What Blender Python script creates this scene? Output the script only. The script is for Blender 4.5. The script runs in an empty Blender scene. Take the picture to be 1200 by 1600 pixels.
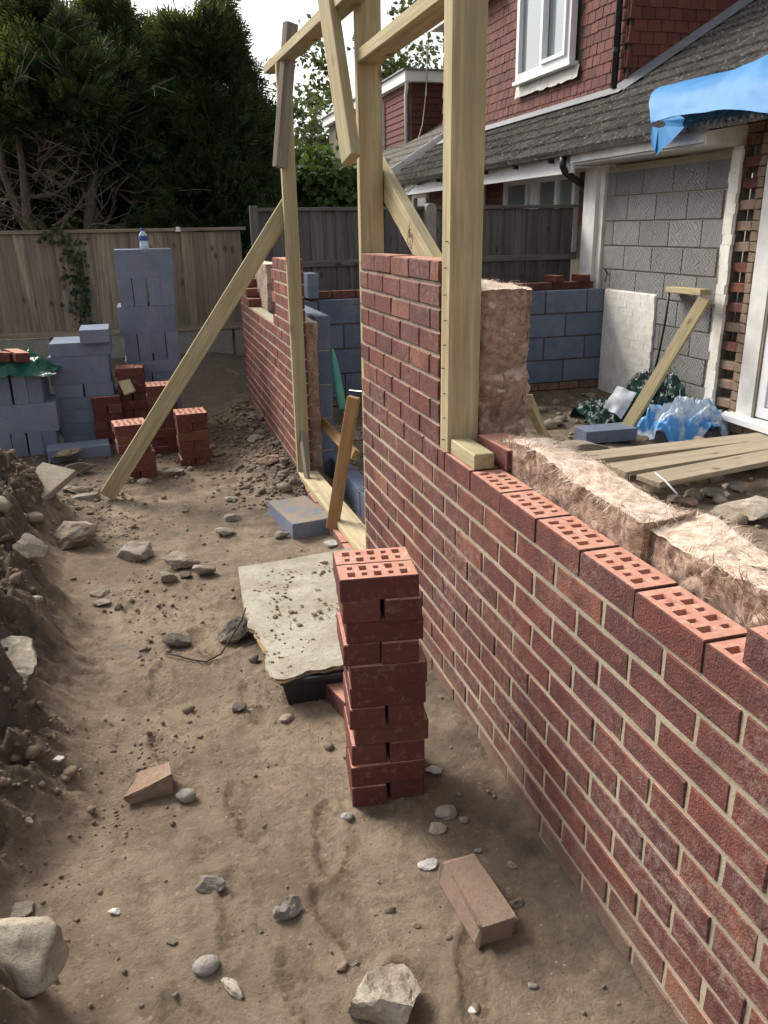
import bpy, bmesh, math, random
import numpy as np
from mathutils import Vector, Matrix, Quaternion
random.seed(7); rng = np.random.default_rng(7)
R = math.radians
scn = bpy.context.scene
col = scn.collection

# ------------------------------------------------------------------ camera
FPX, CX, CY = 1272.0, 600.0, 800.0
PITCH, ROLL, YAW, CAMH = R(-19.3), -0.018, R(15.65), 1.594
_fw = np.array([math.sin(YAW)*math.cos(PITCH), math.cos(YAW)*math.cos(PITCH), math.sin(PITCH)])
_r = np.array([math.cos(YAW), -math.sin(YAW), 0.0]); _d = np.cross(_fw, _r)
_r2 = _r*math.cos(ROLL) - _d*math.sin(ROLL); _d2 = np.cross(_fw, _r2)
CM = np.array([_r2, _d2, _fw]); CO = np.array([0, 0, CAMH])
cam = bpy.data.cameras.new('camera'); camo = bpy.data.objects.new('camera', cam); col.objects.link(camo)
m4 = Matrix.Identity(4)
for i in range(3):
    m4[i][0] = _r2[i]; m4[i][1] = -_d2[i]; m4[i][2] = -_fw[i]; m4[i][3] = CO[i]
camo.matrix_world = m4
cam.sensor_fit = 'VERTICAL'; cam.sensor_height = 36.0; cam.lens = FPX/1600*36.0
cam.clip_start = 0.05; cam.clip_end = 600
scn.camera = camo
scn.render.resolution_x = 768; scn.render.resolution_y = 1024

# ------------------------------------------------------------------ light
SUN_AZ, SUN_EL = R(-33), R(41)
w = bpy.data.worlds.new('World'); scn.world = w; w.use_nodes = True
wn = w.node_tree; wn.nodes.clear()
sky = wn.nodes.new('ShaderNodeTexSky'); sky.sky_type = 'NISHITA'; sky.sun_disc = False
sky.sun_elevation = SUN_EL; sky.sun_rotation = SUN_AZ; sky.dust_density = 4.0; sky.air_density = 1.0
hsv = wn.nodes.new('ShaderNodeHueSaturation'); hsv.inputs['Saturation'].default_value = 0.18
bg = wn.nodes.new('ShaderNodeBackground'); bg.inputs['Strength'].default_value = 0.15
wo = wn.nodes.new('ShaderNodeOutputWorld')
wn.links.new(sky.outputs[0], hsv.inputs['Color']); wn.links.new(hsv.outputs[0], bg.inputs['Color']); wn.links.new(bg.outputs[0], wo.inputs[0])
sl = bpy.data.lights.new('sun', 'SUN'); sl.energy = 2.6; sl.angle = R(20); sl.color = (1.0, 0.91, 0.78)
so = bpy.data.objects.new('sun', sl); col.objects.link(so)
sdir = Vector((math.sin(SUN_AZ)*math.cos(SUN_EL), math.cos(SUN_AZ)*math.cos(SUN_EL), math.sin(SUN_EL)))
so.rotation_euler = sdir.to_track_quat('Z', 'Y').to_euler(); so.location = (0, 0, 30)
scn.view_settings.view_transform = 'Standard'; scn.view_settings.look = 'None'
scn.view_settings.gamma = 1.0; scn.view_settings.use_curve_mapping = False
scn.view_settings.exposure = 0.62

# ------------------------------------------------------------------ pixel -> ray helpers (pixel of the 1200x1600 photograph)
def ray(px, py): return CM.T @ np.array([px-CX, py-CY, FPX])
def onz(px, py, z=0.0): d = ray(px, py); return CO + (z-CO[2])/d[2]*d
def onx(px, py, x=0.89): d = ray(px, py); return CO + (x-CO[0])/d[0]*d
def ony(px, py, y): d = ray(px, py); return CO + (y-CO[1])/d[1]*d
def onp(px, py, o, n): d = ray(px, py); o = np.array(o, float); n = np.array(n, float); return CO + (n@(o-CO))/(n@d)*d
def proj(p):
    c = CM @ (np.asarray(p, float)-CO)
    return (CX+FPX*c[0]/c[2], CY+FPX*c[1]/c[2], c[2])
def inframe(p, m=40):
    x, y, d = proj(p); return d > 0.1 and -m < x < 1200+m and -m < y < 1600+m

# ------------------------------------------------------------------ numpy noise
def _h(ix, iy, iz, s):
    n = (ix.astype(np.int64)*374761393 + iy.astype(np.int64)*668265263 + iz.astype(np.int64)*2147483647 + s*974711) & 0xffffffff
    n = ((n ^ (n >> 13))*1274126177) & 0xffffffff
    n = ((n ^ (n >> 16))*2246822519) & 0xffffffff
    return ((n ^ (n >> 15)) & 0xffffff)/float(0xffffff)
def vnoise(p, s=0):
    p = np.asarray(p, float); i = np.floor(p); f = p-i; f = f*f*(3-2*f)
    x, y, z = i[..., 0], i[..., 1], i[..., 2]; r = 0
    for a in (0, 1):
        for b in (0, 1):
            for c in (0, 1):
                wt = (f[..., 0] if a else 1-f[..., 0])*(f[..., 1] if b else 1-f[..., 1])*(f[..., 2] if c else 1-f[..., 2])
                r = r + wt*_h(x+a, y+b, z+c, s)
    return r*2-1
def fbm(p, s=0, o=4, g=0.5):
    p = np.asarray(p, float); a = 1.0; r = 0; t = 0
    for k in range(o):
        r = r + a*vnoise(p*(2.03**k)+k*17.3, s+k); t += a; a *= g
    return r/t
def sstep(a, b, x):
    t = np.clip((x-a)/(b-a), 0, 1); return t*t*(3-2*t)

# ------------------------------------------------------------------ material helpers
class NT:
    def __init__(s, name):
        s.m = bpy.data.materials.new(name); s.m.use_nodes = True; s.t = s.m.node_tree; s.t.nodes.clear()
        s.out = s.n('ShaderNodeOutputMaterial'); s.b = s.n('ShaderNodeBsdfPrincipled')
        s.l(s.b.outputs[0], s.out.inputs[0]); s.b.inputs['Roughness'].default_value = 0.85
        s.b.inputs['Specular IOR Level'].default_value = 0.25
    def n(s, t): return s.t.nodes.new(t)
    def l(s, a, b): s.t.links.new(a, b)
    def put(s, v, sock):
        if hasattr(v, 'is_linked') or hasattr(v, 'links'): s.l(v, sock)
        else:
            if isinstance(v, (tuple, list)) and len(v) == 3 and sock.type == 'RGBA': v = (*v, 1)
            sock.default_value = v
    def co(s, kind='Object', rnd=True, scale=None):
        c = s.n('ShaderNodeTexCoord').outputs[kind] if kind != 'World' else s.n('ShaderNodeNewGeometry').outputs['Position']
        if rnd:
            oi = s.n('ShaderNodeObjectInfo'); s.rand = oi.outputs['Random']
            vm = s.n('ShaderNodeVectorMath'); vm.operation = 'MULTIPLY_ADD'
            s.l(oi.outputs['Random'], vm.inputs[0]); vm.inputs[1].default_value = (13, 7, 19); s.l(c, vm.inputs[2]); c = vm.outputs[0]
        if scale:
            vm = s.n('ShaderNodeVectorMath'); vm.operation = 'MULTIPLY'; s.l(c, vm.inputs[0]); vm.inputs[1].default_value = scale; c = vm.outputs[0]
        return c
    def noise(s, c, sc, d=4, r=0.55, dist=0.0):
        n = s.n('ShaderNodeTexNoise'); n.inputs['Scale'].default_value = sc; n.inputs['Detail'].default_value = d
        n.inputs['Roughness'].default_value = r; n.inputs['Distortion'].default_value = dist; s.l(c, n.inputs['Vector']); return n.outputs['Fac']
    def vor(s, c, sc, feat='F1', out='Distance'):
        n = s.n('ShaderNodeTexVoronoi'); n.feature = feat; n.inputs['Scale'].default_value = sc; s.l(c, n.inputs['Vector']); return n.outputs[out]
    def ramp(s, f, stops):
        n = s.n('ShaderNodeValToRGB'); e = n.color_ramp.elements
        while len(e) < len(stops): e.new(0.5)
        for k, (p, c) in enumerate(stops):
            e[k].position = p; e[k].color = (c, c, c, 1) if not isinstance(c, (tuple, list)) else (*c, 1)
        s.put(f, n.inputs[0]); return n.outputs[0]
    def mix(s, f, a, b, mode='MIX'):
        n = s.n('ShaderNodeMix'); n.data_type = 'RGBA'; n.blend_type = mode
        s.put(f, n.inputs[0]); s.put(a, n.inputs[6]); s.put(b, n.inputs[7]); return n.outputs[2]
    def math(s, op, a, b=0.0, c=0.0):
        n = s.n('ShaderNodeMath'); n.operation = op; s.put(a, n.inputs[0]); s.put(b, n.inputs[1])
        if op in ('MULTIPLY_ADD', 'PINGPONG') and len(n.inputs) > 2: s.put(c, n.inputs[2])
        return n.outputs[0]
    def xyz(s, c):
        n = s.n('ShaderNodeSeparateXYZ'); s.l(c, n.inputs[0]); return n.outputs
    def bump(s, h, st=0.5, d=0.01):
        n = s.n('ShaderNodeBump'); n.inputs['Strength'].default_value = st; n.inputs['Distance'].default_value = d
        s.put(h, n.inputs['Height']); s.l(n.outputs[0], s.b.inputs['Normal'])
    def base(s, c): s.put(c, s.b.inputs['Base Color'])
    def rough(s, c): s.put(c, s.b.inputs['Roughness'])

def m_brick_face(name, dark=1.0, effl=0.28):
    t = NT(name); c = t.co(); wd = t.n('ShaderNodeNewGeometry').outputs['Position']
    k = lambda *v: tuple(x*dark for x in v)
    b = t.ramp(t.rand, [(0, k(.142, .048, .038)), (.3, k(.104, .038, .035)), (.6, k(.158, .053, .040)), (.85, k(.120, .041, .035)), (1, k(.225, .083, .052))])
    b = t.mix(t.ramp(t.noise(c, 17, 5, .65), [(.42, 0.0), (.66, .75)]), b, k(.066, .028, .028))
    b = t.mix(t.ramp(t.noise(c, 30, 3, .6), [(.55, 0.0), (.72, .55)]), b, k(.22, .092, .068))
    e = t.math('MULTIPLY', t.ramp(t.noise(wd, 2.6, 4, .6), [(.42, 0.0), (.66, 1.0)]), t.ramp(t.noise(wd, 46, 6, .7), [(.44, 0.0), (.66, 1.0)]))
    b = t.mix(t.math('MULTIPLY', e, effl*1.4), b, (.42, .35, .30))
    foot = t.math('ADD', t.xyz(wd)[2], t.math('MULTIPLY', t.math('SUBTRACT', t.noise(wd, 7, 6, .75), .5), .55))
    b = t.mix(t.ramp(foot, [(.0, .62), (.17, 0.0)]), b, (.21, .165, .125))
    # light specks
    b = t.mix(t.ramp(t.noise(c, 210, 2, .6), [(.64, 0.0), (.74, .6)]), b, (.36, .20, .17))
    b = t.mix(t.ramp(t.noise(c, 170, 2, .6), [(.26, .75), (.38, 0.0)]), b, k(.05, .018, .02))
    t.base(b); t.rough(.8)
    h = t.math('ADD', t.math('MULTIPLY', t.vor(c, 190), .7), t.math('MULTIPLY', t.noise(c, 85, 6, .75), .9))
    t.bump(h, .6, .0035); return t.m
def m_brick_smooth(name, lift=1.0):
    t = NT(name); c = t.co(); k = lambda *v: tuple(x*lift for x in v)
    b = t.ramp(t.rand, [(0, k(.140, .043, .037)), (.4, k(.108, .036, .033)), (.65, k(.160, .053, .039)), (.85, k(.118, .034, .034)), (1, k(.165, .075, .040))])
    b = t.mix(t.ramp(t.noise(c, 12, 5, .6), [(.35, 0.0), (.7, .5)]), b, k(.085, .032, .031))
    b = t.mix(t.ramp(t.noise(c, 60, 3, .6), [(.6, 0.0), (.75, .4)]), b, k(.36, .16, .12))
    b = t.mix(t.ramp(t.noise(c, 26, 6, .75), [(.55, 0.0), (.72, .5)]), b, k(.30, .20, .155)); cs2 = t.n('ShaderNodeVectorMath'); cs2.operation = 'MULTIPLY'; t.l(c, cs2.inputs[0]); cs2.inputs[1].default_value = (1, .12, 1); dg = t.noise(cs2.outputs[0], 140, 3, .6); b = t.mix(t.ramp(dg, [(.52, 0.0), (.70, .35)]), b, k(.07, .028, .026))
    t.base(b); t.rough(.8); t.bump(t.math('ADD', t.noise(c, 90, 6, .75), dg), .5, .003); return t.m
def m_brick_bed(name):
    t = NT(name); c = t.co()
    b = t.mix(t.noise(c, 9, 5, .6), (.52, .27, .20), (.41, .185, .135))
    b = t.mix(t.ramp(t.noise(c, 40, 5, .7), [(.5, 0.0), (.72, .7)]), b, (.62, .44, .36))
    b = t.mix(t.ramp(t.noise(c, 22, 5, .6), [(.27, .7), (.40, 0.0)]), b, (.23, .075, .055))
    b = t.mix(t.ramp(t.noise(t.n('ShaderNodeNewGeometry').outputs['Position'], 25, 5, .7), [(.56, 0.0), (.70, .55)]), b, (.37, .32, .25))
    t.base(b); t.bump(t.noise(c, 130, 5, .7), .5, .003); return t.m
def m_mortar(name, a, b_, bump=.8):
    t = NT(name); c = t.co('World', False)
    b = t.mix(t.ramp(t.noise(c, 4, 4, .6), [(.35, 0.0), (.65, 1.0)]), a, b_)
    b = t.mix(t.ramp(t.noise(c, 70, 5, .7), [(.5, 0.0), (.75, .6)]), b, tuple(x*.55 for x in a))
    t.base(b); t.rough(.95); t.bump(t.noise(c, 140, 6, .75), bump, .004); return t.m
def m_wood(name, c1, c2, knot=(.12, .075, .035), weather=0.0, green=0.0, rings=1.0):
    t = NT(name); c = t.co(); cs = t.n('ShaderNodeVectorMath'); cs.operation = 'MULTIPLY'
    t.l(c, cs.inputs[0]); cs.inputs[1].default_value = (1, 1, .045)
    g = t.noise(cs.outputs[0], 60*rings, 4, .6, .4); g2 = t.noise(cs.outputs[0], 190, 3, .6)
    b = t.mix(t.ramp(g, [(.40, 0.0), (.60, 1.0)]), c1, c2); b = t.mix(t.ramp(t.noise(cs.outputs[0], 22*rings, 3, .5, .8), [(.50, 0.0), (.62, .45)]), b, tuple(x*.62 for x in c2))
    b = t.mix(t.ramp(g2, [(.45, 0.0), (.7, .35)]), b, tuple(x*.6 for x in c2))
    b = t.mix(t.math('MULTIPLY', t.ramp(t.rand, [(0, 0.0), (1, 1.0)]), .3 if weather < .4 else .75), b, tuple(x*(.72 if weather < .4 else .45) for x in c1))
    if green: b = t.mix(t.math('MULTIPLY', t.ramp(t.noise(c, 5, 3), [(.4, 0.0), (.65, 1.0)]), green), b, (.25, .30, .18))
    kc = t.n('ShaderNodeVectorMath'); kc.operation = 'MULTIPLY'; t.l(c, kc.inputs[0]); kc.inputs[1].default_value = (1, 1, .55)
    kn = t.vor(kc.outputs[0], 6.5)
    b = t.mix(t.ramp(kn, [(.07, .85), (.17, 0.0)]), b, knot)
    dirt = t.ramp(t.noise(c, 7, 6, .7), [(.52, 0.0), (.75, .55)])
    b = t.mix(t.math('MULTIPLY', dirt, .35+weather), b, (.16, .125, .09))
    if weather: b = t.mix(t.ramp(t.noise(cs.outputs[0], 25, 4, .6), [(.40, .0), (.72, weather)]), b, (.055, .047, .04))
    t.base(b); t.rough(.78); t.bump(t.math('ADD', g, t.math('MULTIPLY', g2, .5)), .35+weather*.4, .003); return t.m
def m_block(name, a=(.150, .183, .255), b_=(.215, .255, .335), dust=0.0):
    t = NT(name); c = t.co()
    b = t.mix(t.rand, a, b_); b = t.mix(t.ramp(t.noise(c, 6, 5, .6), [(.3, 0.0), (.7, .6)]), b, tuple(x*.72 for x in a))
    b = t.mix(t.ramp(t.noise(c, 120, 3, .7), [(.55, 0.0), (.75, .5)]), b, (.36, .38, .42))
    if dust:
        n = t.n('ShaderNodeNewGeometry').outputs['Normal']; up = t.ramp(t.xyz(n)[2], [(.6, 0.0), (.9, 1.0)])
        b = t.mix(t.math('MULTIPLY', up, t.ramp(t.noise(c, 9, 6, .7), [(.36, 0.0), (.55, dust)])), b, (.30, .235, .165))
    b = t.mix(t.ramp(t.noise(c, 75, 5, .75), [(.30, .7), (.42, 0.0)]), b, tuple(x*.45 for x in a)); b = t.mix(t.ramp(t.noise(c, 3.5, 6, .7), [(.54, 0.0), (.68, .4)]), b, (.27, .25, .23))
    t.base(b); t.rough(.93); t.bump(t.math('ADD', t.noise(c, 110, 5, .75), t.noise(c, 30, 4)), .8, .004); return t.m
def m_plain(name, c, rough=.5, spec=.4, var=.12, bump=0.0, metal=0.0, sc=6):
    t = NT(name); o = t.co()
    b = t.mix(t.ramp(t.noise(o, sc, 5, .6), [(.35, 0.0), (.7, 1.0)]), c, tuple(x*(1-var) for x in c))
    t.base(b); t.rough(rough); t.b.inputs['Specular IOR Level'].default_value = spec; t.b.inputs['Metallic'].default_value = metal
    if bump: t.bump(t.noise(o, sc*12, 5, .7), bump, .004)
    return t.m
def m_paint(name):
    t = NT(name); c = t.co('World', False)
    b = t.mix(t.ramp(t.noise(c, 5, 5, .65), [(.4, 0.0), (.7, 1.0)]), (.74, .72, .67), (.56, .53, .47))
    b = t.mix(t.ramp(t.noise(c, 22, 5, .7), [(.60, 0.0), (.70, .8)]), b, (.33, .28, .23))
    t.base(b); t.rough(.75); t.bump(t.noise(c, 60, 5, .7), .5, .004); return t.m
def m_upvc(name):
    t = NT(name); c = t.co('World', False)
    b = t.mix(t.ramp(t.noise(c, 2.5, 4, .6), [(.4, 0.0), (.75, .6)]), (.76, .77, .79), (.58, .58, .57))
    t.base(b); t.rough(.4); return t.m
def m_rock(name, a, b_, dust=.4, sc=9.0, dark=.45, bs=.85):
    t = NT(name); c = t.co()
    b = t.mix(t.ramp(t.noise(c, sc, 6, .65), [(.34, 0.0), (.66, 1.0)]), a, b_)
    b = t.mix(t.ramp(t.noise(c, sc*5, 4, .7), [(.52, 0.0), (.72, .8)]), b, tuple(x*dark for x in a))
    n = t.n('ShaderNodeNewGeometry').outputs['Normal']
    b = t.mix(t.math('MULTIPLY', t.ramp(t.noise(c, sc*.7, 5, .6), [(.42, 0.0), (.62, 1.0)]), dust), b, (.255, .195, .138))
    t.base(b); t.rough(.93); t.bump(t.math('ADD', t.noise(c, sc*4, 6, .75), t.math('MULTIPLY', t.noise(c, sc*13, 4, .7), .5)), bs, .009); return t.m
def m_soil():
    t = NT('soil'); c = t.co('World', False)
    at = t.n('ShaderNodeAttribute'); at.attribute_name = 'bank'
    dry = t.mix(t.ramp(t.noise(c, 1.7, 6, .65), [(.38, 0.0), (.58, 1.0)]), (.375, .292, .210), (.230, .175, .124))
    dry = t.mix(t.ramp(t.noise(c, 14, 7, .75), [(.46, 0.0), (.66, .8)]), dry, (.155, .115, .08))
    dry = t.mix(t.ramp(t.noise(c, 38, 5, .7), [(.56, 0.0), (.68, .5)]), dry, (.46, .36, .255))
    wet = t.mix(t.noise(c, 9, 6, .7), (.085, .068, .053), (.175, .136, .102))
    wet = t.mix(t.ramp(t.noise(c, 26, 5, .75), [(.52, 0.0), (.66, .8)]), wet, (.20, .155, .115))
    f = t.math('ADD', at.outputs['Fac'], t.math('MULTIPLY', t.math('SUBTRACT', t.noise(c, 6, 5, .65), .5), 1.3))
    b = t.mix(t.ramp(f, [(.32, 0.0), (.62, 1.0)]), dry, wet)
    v = t.vor(c, 75); vc = t.vor(c, 75, out='Color')
    pick = t.math('GREATER_THAN', t.xyz(vc)[0], .86)
    b = t.mix(t.math('MULTIPLY', t.ramp(v, [(.16, 1.0), (.24, 0.0)]), pick), b, t.ramp(t.xyz(vc)[1], [(0, (.05, .04, .033)), (.55, (.12, .095, .07)), (.8, (.36, .31, .25)), (1, (.5, .46, .4))]))
    t.base(b); t.rough(.95)
    h = t.math('ADD', t.math('MULTIPLY', t.noise(c, 70, 8, .78), 1.1), t.math('MULTIPLY', t.noise(c, 9, 4, .6), 1.1))
    t.bump(h, .9, .020); return t.m
def m_leaf(name, a, b_, c_, trans=.35, rough=.6):
    t = NT(name)
    g = t.n('ShaderNodeNewGeometry')
    b = t.ramp(g.outputs['Random Per Island'], [(0, a), (.55, b_), (1, c_)])
    t.base(b); t.rough(rough)
    tr = t.n('ShaderNodeBsdfTranslucent'); t.put(t.mix(.5, b, (.16, .20, .03)), tr.inputs[0])
    mx = t.n('ShaderNodeMixShader'); mx.inputs[0].default_value = trans
    t.l(t.b.outputs[0], mx.inputs[1]); t.l(tr.outputs[0], mx.inputs[2]); t.l(mx.outputs[0], t.out.inputs[0]); return t.m
def m_wool(name):
    t = NT(name); c = t.co('World', False)
    sc = t.n('ShaderNodeVectorMath'); sc.operation = 'MULTIPLY'; t.l(c, sc.inputs[0]); sc.inputs[1].default_value = (.6, .45, 1.0)
    n1 = t.noise(c, 13, 6, .65, 1.4); n2 = t.noise(sc.outputs[0], 120, 6, .8, 1.2); n3 = t.noise(sc.outputs[0], 42, 5, .7, 2.0)
    b = t.ramp(n1, [(.28, (.17, .10, .07)), (.42, (.29, .18, .125)), (.58, (.42, .285, .21)), (.8, (.56, .42, .33))])
    b = t.mix(t.ramp(n3, [(.36, .7), (.52, 0.0)]), b, (.19, .11, .075)); b = t.mix(t.ramp(n2, [(.55, 0.0), (.72, .6)]), b, (.72, .60, .50))
    up = t.ramp(t.xyz(t.n('ShaderNodeNewGeometry').outputs['Normal'])[2], [(.45, 0.0), (.85, 1.0)])   # sunlight painted into the colour: upward faces cream, sides stay brown
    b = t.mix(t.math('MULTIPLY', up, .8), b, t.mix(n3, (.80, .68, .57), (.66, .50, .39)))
    t.base(b); t.rough(1.0); t.b.inputs['Sheen Weight'].default_value = .3
    t.bump(t.math('ADD', n2, t.math('MULTIPLY', n3, .6)), .5, .006); return t.m
def m_roof_tile(name, dark=1.0):
    t = NT(name); c = t.co(); wd = t.n('ShaderNodeNewGeometry').outputs['Position']
    k = lambda *v: tuple(x*dark for x in v)
    b = t.mix(t.rand, k(.135, .125, .112), k(.080, .074, .068))
    b = t.mix(t.ramp(t.noise(c, 16, 6, .7), [(.45, 0.0), (.65, .8)]), b, k(.030, .028, .026))
    b = t.mix(t.ramp(t.noise(wd, 20, 5, .7), [(.57, 0.0), (.66, .85)]), b, k(.38, .36, .30))
    b = t.mix(t.ramp(t.noise(wd, 7, 4, .6), [(.55, 0.0), (.75, .5)]), b, k(.16, .14, .08))
    t.base(b); t.rough(.92); t.bump(t.noise(c, 70, 6, .7), .6, .006); return t.m
def m_hung_tile(name, a=(.165, .062, .050), b_=(.118, .047, .041)):
    t = NT(name); c = t.co(); b = t.mix(t.rand, a, tuple(x*.8 for x in b_))
    b = t.mix(t.ramp(t.noise(c, 20, 5, .6), [(.45, 0.0), (.75, .5)]), b, tuple(x*.6 for x in b_))
    t.base(b); t.rough(.8); t.bump(t.noise(c, 80, 5, .7), .4, .003); return t.m
def m_zigzag(name):
    t = NT(name); c = t.co('Object', False); oi = t.n('ShaderNodeObjectInfo').outputs['Random']; x = t.xyz(c)
    cr = t.n('ShaderNodeVectorMath'); cr.operation = 'MULTIPLY_ADD'; t.l(oi, cr.inputs[0]); cr.inputs[1].default_value = (9, 17, 5); t.l(c, cr.inputs[2]); nz = t.noise(cr.outputs[0], 5, 3)
    u = t.math('ADD', x[1], t.math('MULTIPLY', t.math('SUBTRACT', nz, .5), .16))
    zz = t.math('PINGPONG', t.math('ADD', x[2], t.math('ADD', .5, t.math('MULTIPLY', oi, 2.7))), .055)
    sN = t.math('SINE', t.math('MULTIPLY', t.math('ADD', t.math('MULTIPLY', u, 1.0), t.math('MULTIPLY', zz, 1.15)), 150))
    line = t.ramp(sN, [(.45, 0.0), (.80, 1.0)])
    fade = t.ramp(t.noise(cr.outputs[0], 6, 4), [(.30, 0.35), (.5, 1.0)])
    lf = t.math('MULTIPLY', line, fade)
    b = t.mix(oi, (.205, .20, .19), (.27, .265, .25)); b = t.mix(t.ramp(t.noise(c, 14, 5, .65), [(.4, 0.0), (.7, .5)]), b, (.155, .15, .14))
    b = t.mix(t.math('MULTIPLY', lf, .9), b, (.085, .098, .13))
    t.base(b); t.rough(.9); t.bump(t.math('ADD', t.math('MULTIPLY', lf, -1.0), t.math('MULTIPLY', t.noise(c, 120, 4), .3)), .6, .006); return t.m
def m_glass(name, c=(.05, .06, .065)):
    t = NT(name); t.base(c); t.rough(.06); t.b.inputs['Specular IOR Level'].default_value = .8; return t.m
def m_film(name, a, b_, alpha=.5, bs=.7, ro=.28):
    t = NT(name); c = t.co()
    b = t.mix(t.ramp(t.noise(c, 4.5, 4, .6), [(.48, 0.0), (.57, 1.0)]), a, b_)
    t.base(b); t.rough(ro); t.b.inputs['Specular IOR Level'].default_value = .5
    tr = t.n('ShaderNodeBsdfTranslucent'); t.put(b, tr.inputs[0]); mx = t.n('ShaderNodeMixShader'); mx.inputs[0].default_value = alpha*.6
    t.l(t.b.outputs[0], mx.inputs[1]); t.l(tr.outputs[0], mx.inputs[2]); t.l(mx.outputs[0], t.out.inputs[0])
    t.bump(t.noise(c, 14, 4, .55, 2.5), bs, .012); return t.m

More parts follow.
